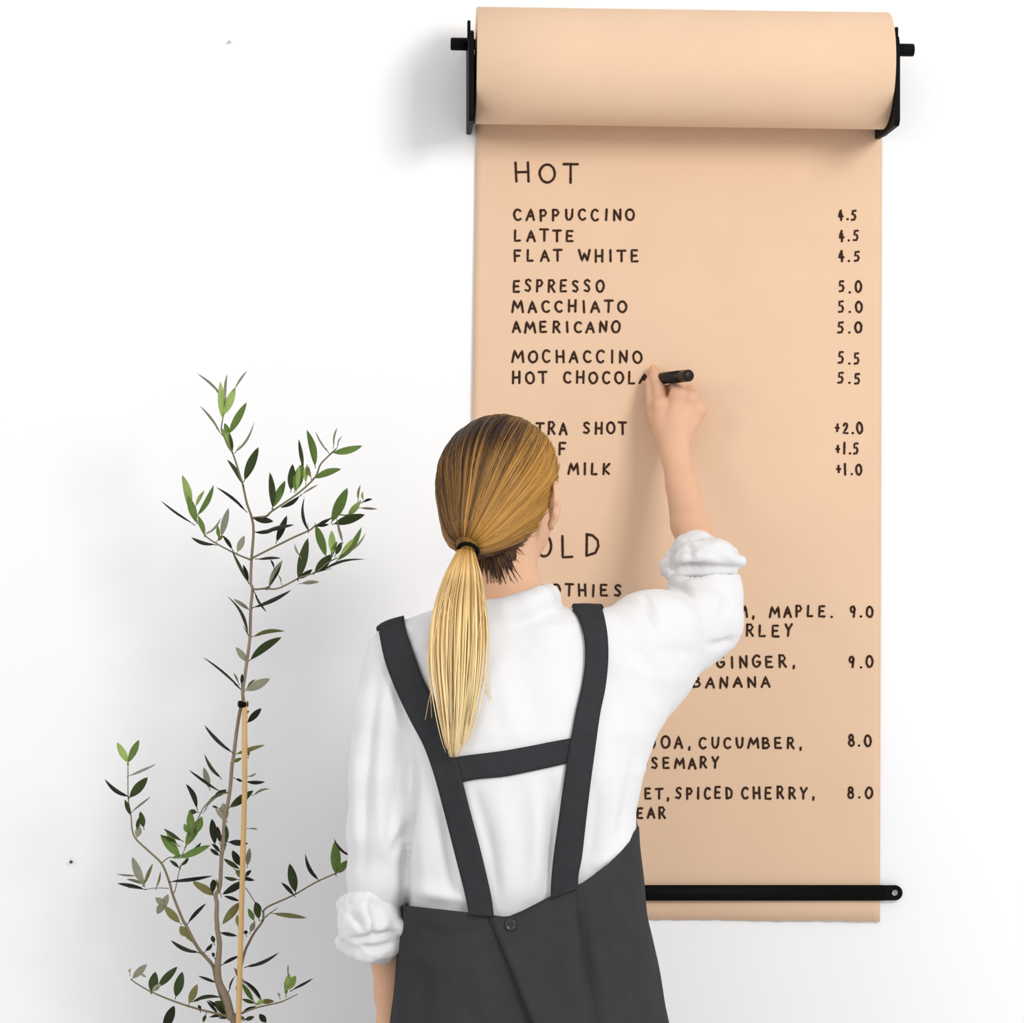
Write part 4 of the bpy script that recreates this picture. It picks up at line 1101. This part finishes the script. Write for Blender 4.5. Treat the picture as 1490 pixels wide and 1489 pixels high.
# ponytail hanging from the tie over the back
PT = [(680, 786), (678, 800), (676, 818), (674, 840), (670, 880), (668, 930), (667, 980), (666, 1030), (664, 1075), (661, 1102)]
HW = [8, 11, 18, 26, 34, 37.5, 35, 27, 17, 7]
def tail_y(px, py):
    h = BV[0].ray_cast(CAMP, (W(px, py, -.3) - CAMP).normalized())
    return h[0].y if h[0] is not None else -.5
ys_ = []
for (px, py) in PT: ys_.append(min(tail_y(px, py), tail_y(px - 25, py), tail_y(px + 25, py)) - .012 if py > 870 else None)
ya = [-.528, -.548, -.566, -.574]
for i in range(len(PT)):
    if ys_[i] is None: ys_[i] = ya[min(i, 3)]
ys_ = [min(a, -.528 if i == 0 else -.545) for i, a in enumerate(ys_)]
def tail_mesh():
    rn = random.Random(9); parts = []; Cc = []
    cen = smooth_path([(p[0], p[1], y) for p, y in zip(PT, ys_)], 4); wid = [q[0] for q in smooth_path([(w,) for w in HW], 4)]
    m = len(cen)
    core = [(W(c[0], c[1], c[2] + .002), max(.0006, w * S_ * .72 * min(1, (m - 8 - k) / 6))) for k, (c, w) in enumerate(zip(cen, wid))][:m - 7]
    v, f = tube_vf([c[0] for c in core], [c[1] for c in core], 16, True, .35, (0, 1, 0)); parts.append((v, f))
    for i in range(m - 7): Cc += [mixc(MID, GOLD, i / m * 2)] * 16
    for s in range(330):
        u = rn.uniform(-1, 1); dep = rn.uniform(-1, 1) * math.sqrt(max(0, 1 - u * u)); rad = rn.uniform(.0006, .0017)
        L = 1.0 if rn.random() < .08 else rn.uniform(.66, .985)
        tone = rn.gauss(0, 1); ph1 = rn.uniform(0, 6.28); du = rn.gauss(0, .16); am = rn.uniform(0, .10); fr = rn.uniform(2, 7)
        clump = noise.noise(Vector((u * 3.2, dep * 1.5, 0))) 
        pts = []; rs = []; k1 = int(m * L)
        for k in range(0, k1):
            t = k / (m - 1); uu = u + du * t + am * math.sin(fr * t + ph1) - .30 * clump * t
            w = wid[k]; y = cen[k][2] - (dep * .30 + .1) * w * S_ * 1.0
            y = min(y, cen[k][2] + .006)
            pts.append(W(cen[k][0] + uu * w * .98, cen[k][1], y)); rs.append(rad * (1 - .85 * max(0, (k / max(1, k1 - 1)) - .6) / .4))
            c = mixc(mixc(MID, GOLD, .75 + .3 * tone), BLOND, t * 2.8 - .1); c = mixc(c, PALE, (t - .14) * 1.7); c = c * (1 + .16 * tone + .35 * clump)
            if tone < -.75 and t < .85: c = mixc(c, GOLD * .55, .75)
            Cc += [c] * 5
        if len(pts) < 3:
            del Cc[len(Cc) - 5 * len(pts):]; continue
        parts.append(tube_vf(pts, rs, 5, True, .6))
    for s in range(14):            # stray hairs
        k0 = rn.randrange(6, 24); c = cen[k0]; w = wid[k0]; sd = rn.choice((-1, 1))
        a = W(c[0] + sd * w * .7, c[1], c[2] - .006); b = W(c[0] + sd * (w + rn.uniform(3, 14)), c[1] + rn.uniform(25, 60), c[2] - .006); q = W(c[0] + sd * (w + rn.uniform(-2, 14)), c[1] + rn.uniform(70, 120), c[2] - .005)
        pp = smooth_path([tuple(a), tuple(b), tuple(q)], 5); parts.append(tube_vf(pp, [.0003] * len(pp), 4)); Cc += [PALE] * (4 * len(pp))
    V, F = join_vf(parts); me = pydata('ponytail', V, F)
    ca = me.color_attributes.new('Col', 'FLOAT_COLOR', 'POINT')
    ca.data.foreach_set('color', np.array([(*np.clip(c, 0, 1), 1) for c in Cc], np.float32).ravel())
    return me
link('ponytail', tail_mesh(), M_HAIR, hair)
def tie_mesh():
    d = (W(677, 812, -.560) - W(680, 790, -.535)).normalized(); d = (dT * .6 + d * .4).normalized()
    a = d.cross(Vector((1, 0, 0))).normalized(); b = d.cross(a).normalized(); pts = []
    c = W(681, 801, -.550)
    for k in range(29):
        an = 2 * math.pi * k / 28; pts.append(c + b * (math.cos(an) * .0125) + a * (math.sin(an) * .0105))
    return tube('hair_tie', pts, [.0029] * 29, 10, False)
link('hair_tie', tie_mesh(), M_BLACK, hair)

# ------------------------------------------------------------------ marker held in the hand
tip = W(950, 552, -.0085); end = W(1004, 546.5, -.108)
pen = empty('marker_pen', tip)
tag(pen, 'black marker pen held in the raised hand against the paper', 'pen')
d = (end - tip).normalized(); L = (end - tip).length
def pen_tube(name, segs, mat): return link(name, tube(name, [tip + d * (a * L) for a, r in segs], [r for a, r in segs], 24), mat, pen)
pen_tube('barrel', [(.16, .0056), (.165, .0080), (.30, .0088), (.80, .0090), (.80, .0087), (.815, .0087), (.815, .0090), (.965, .0088), (.99, .0074), (1.0, .005)], M_PEN)
pen_tube('nib', [(0, .0012), (.03, .0022), (.07, .0026), (.075, .0042), (.165, .0050)], M_PEN)
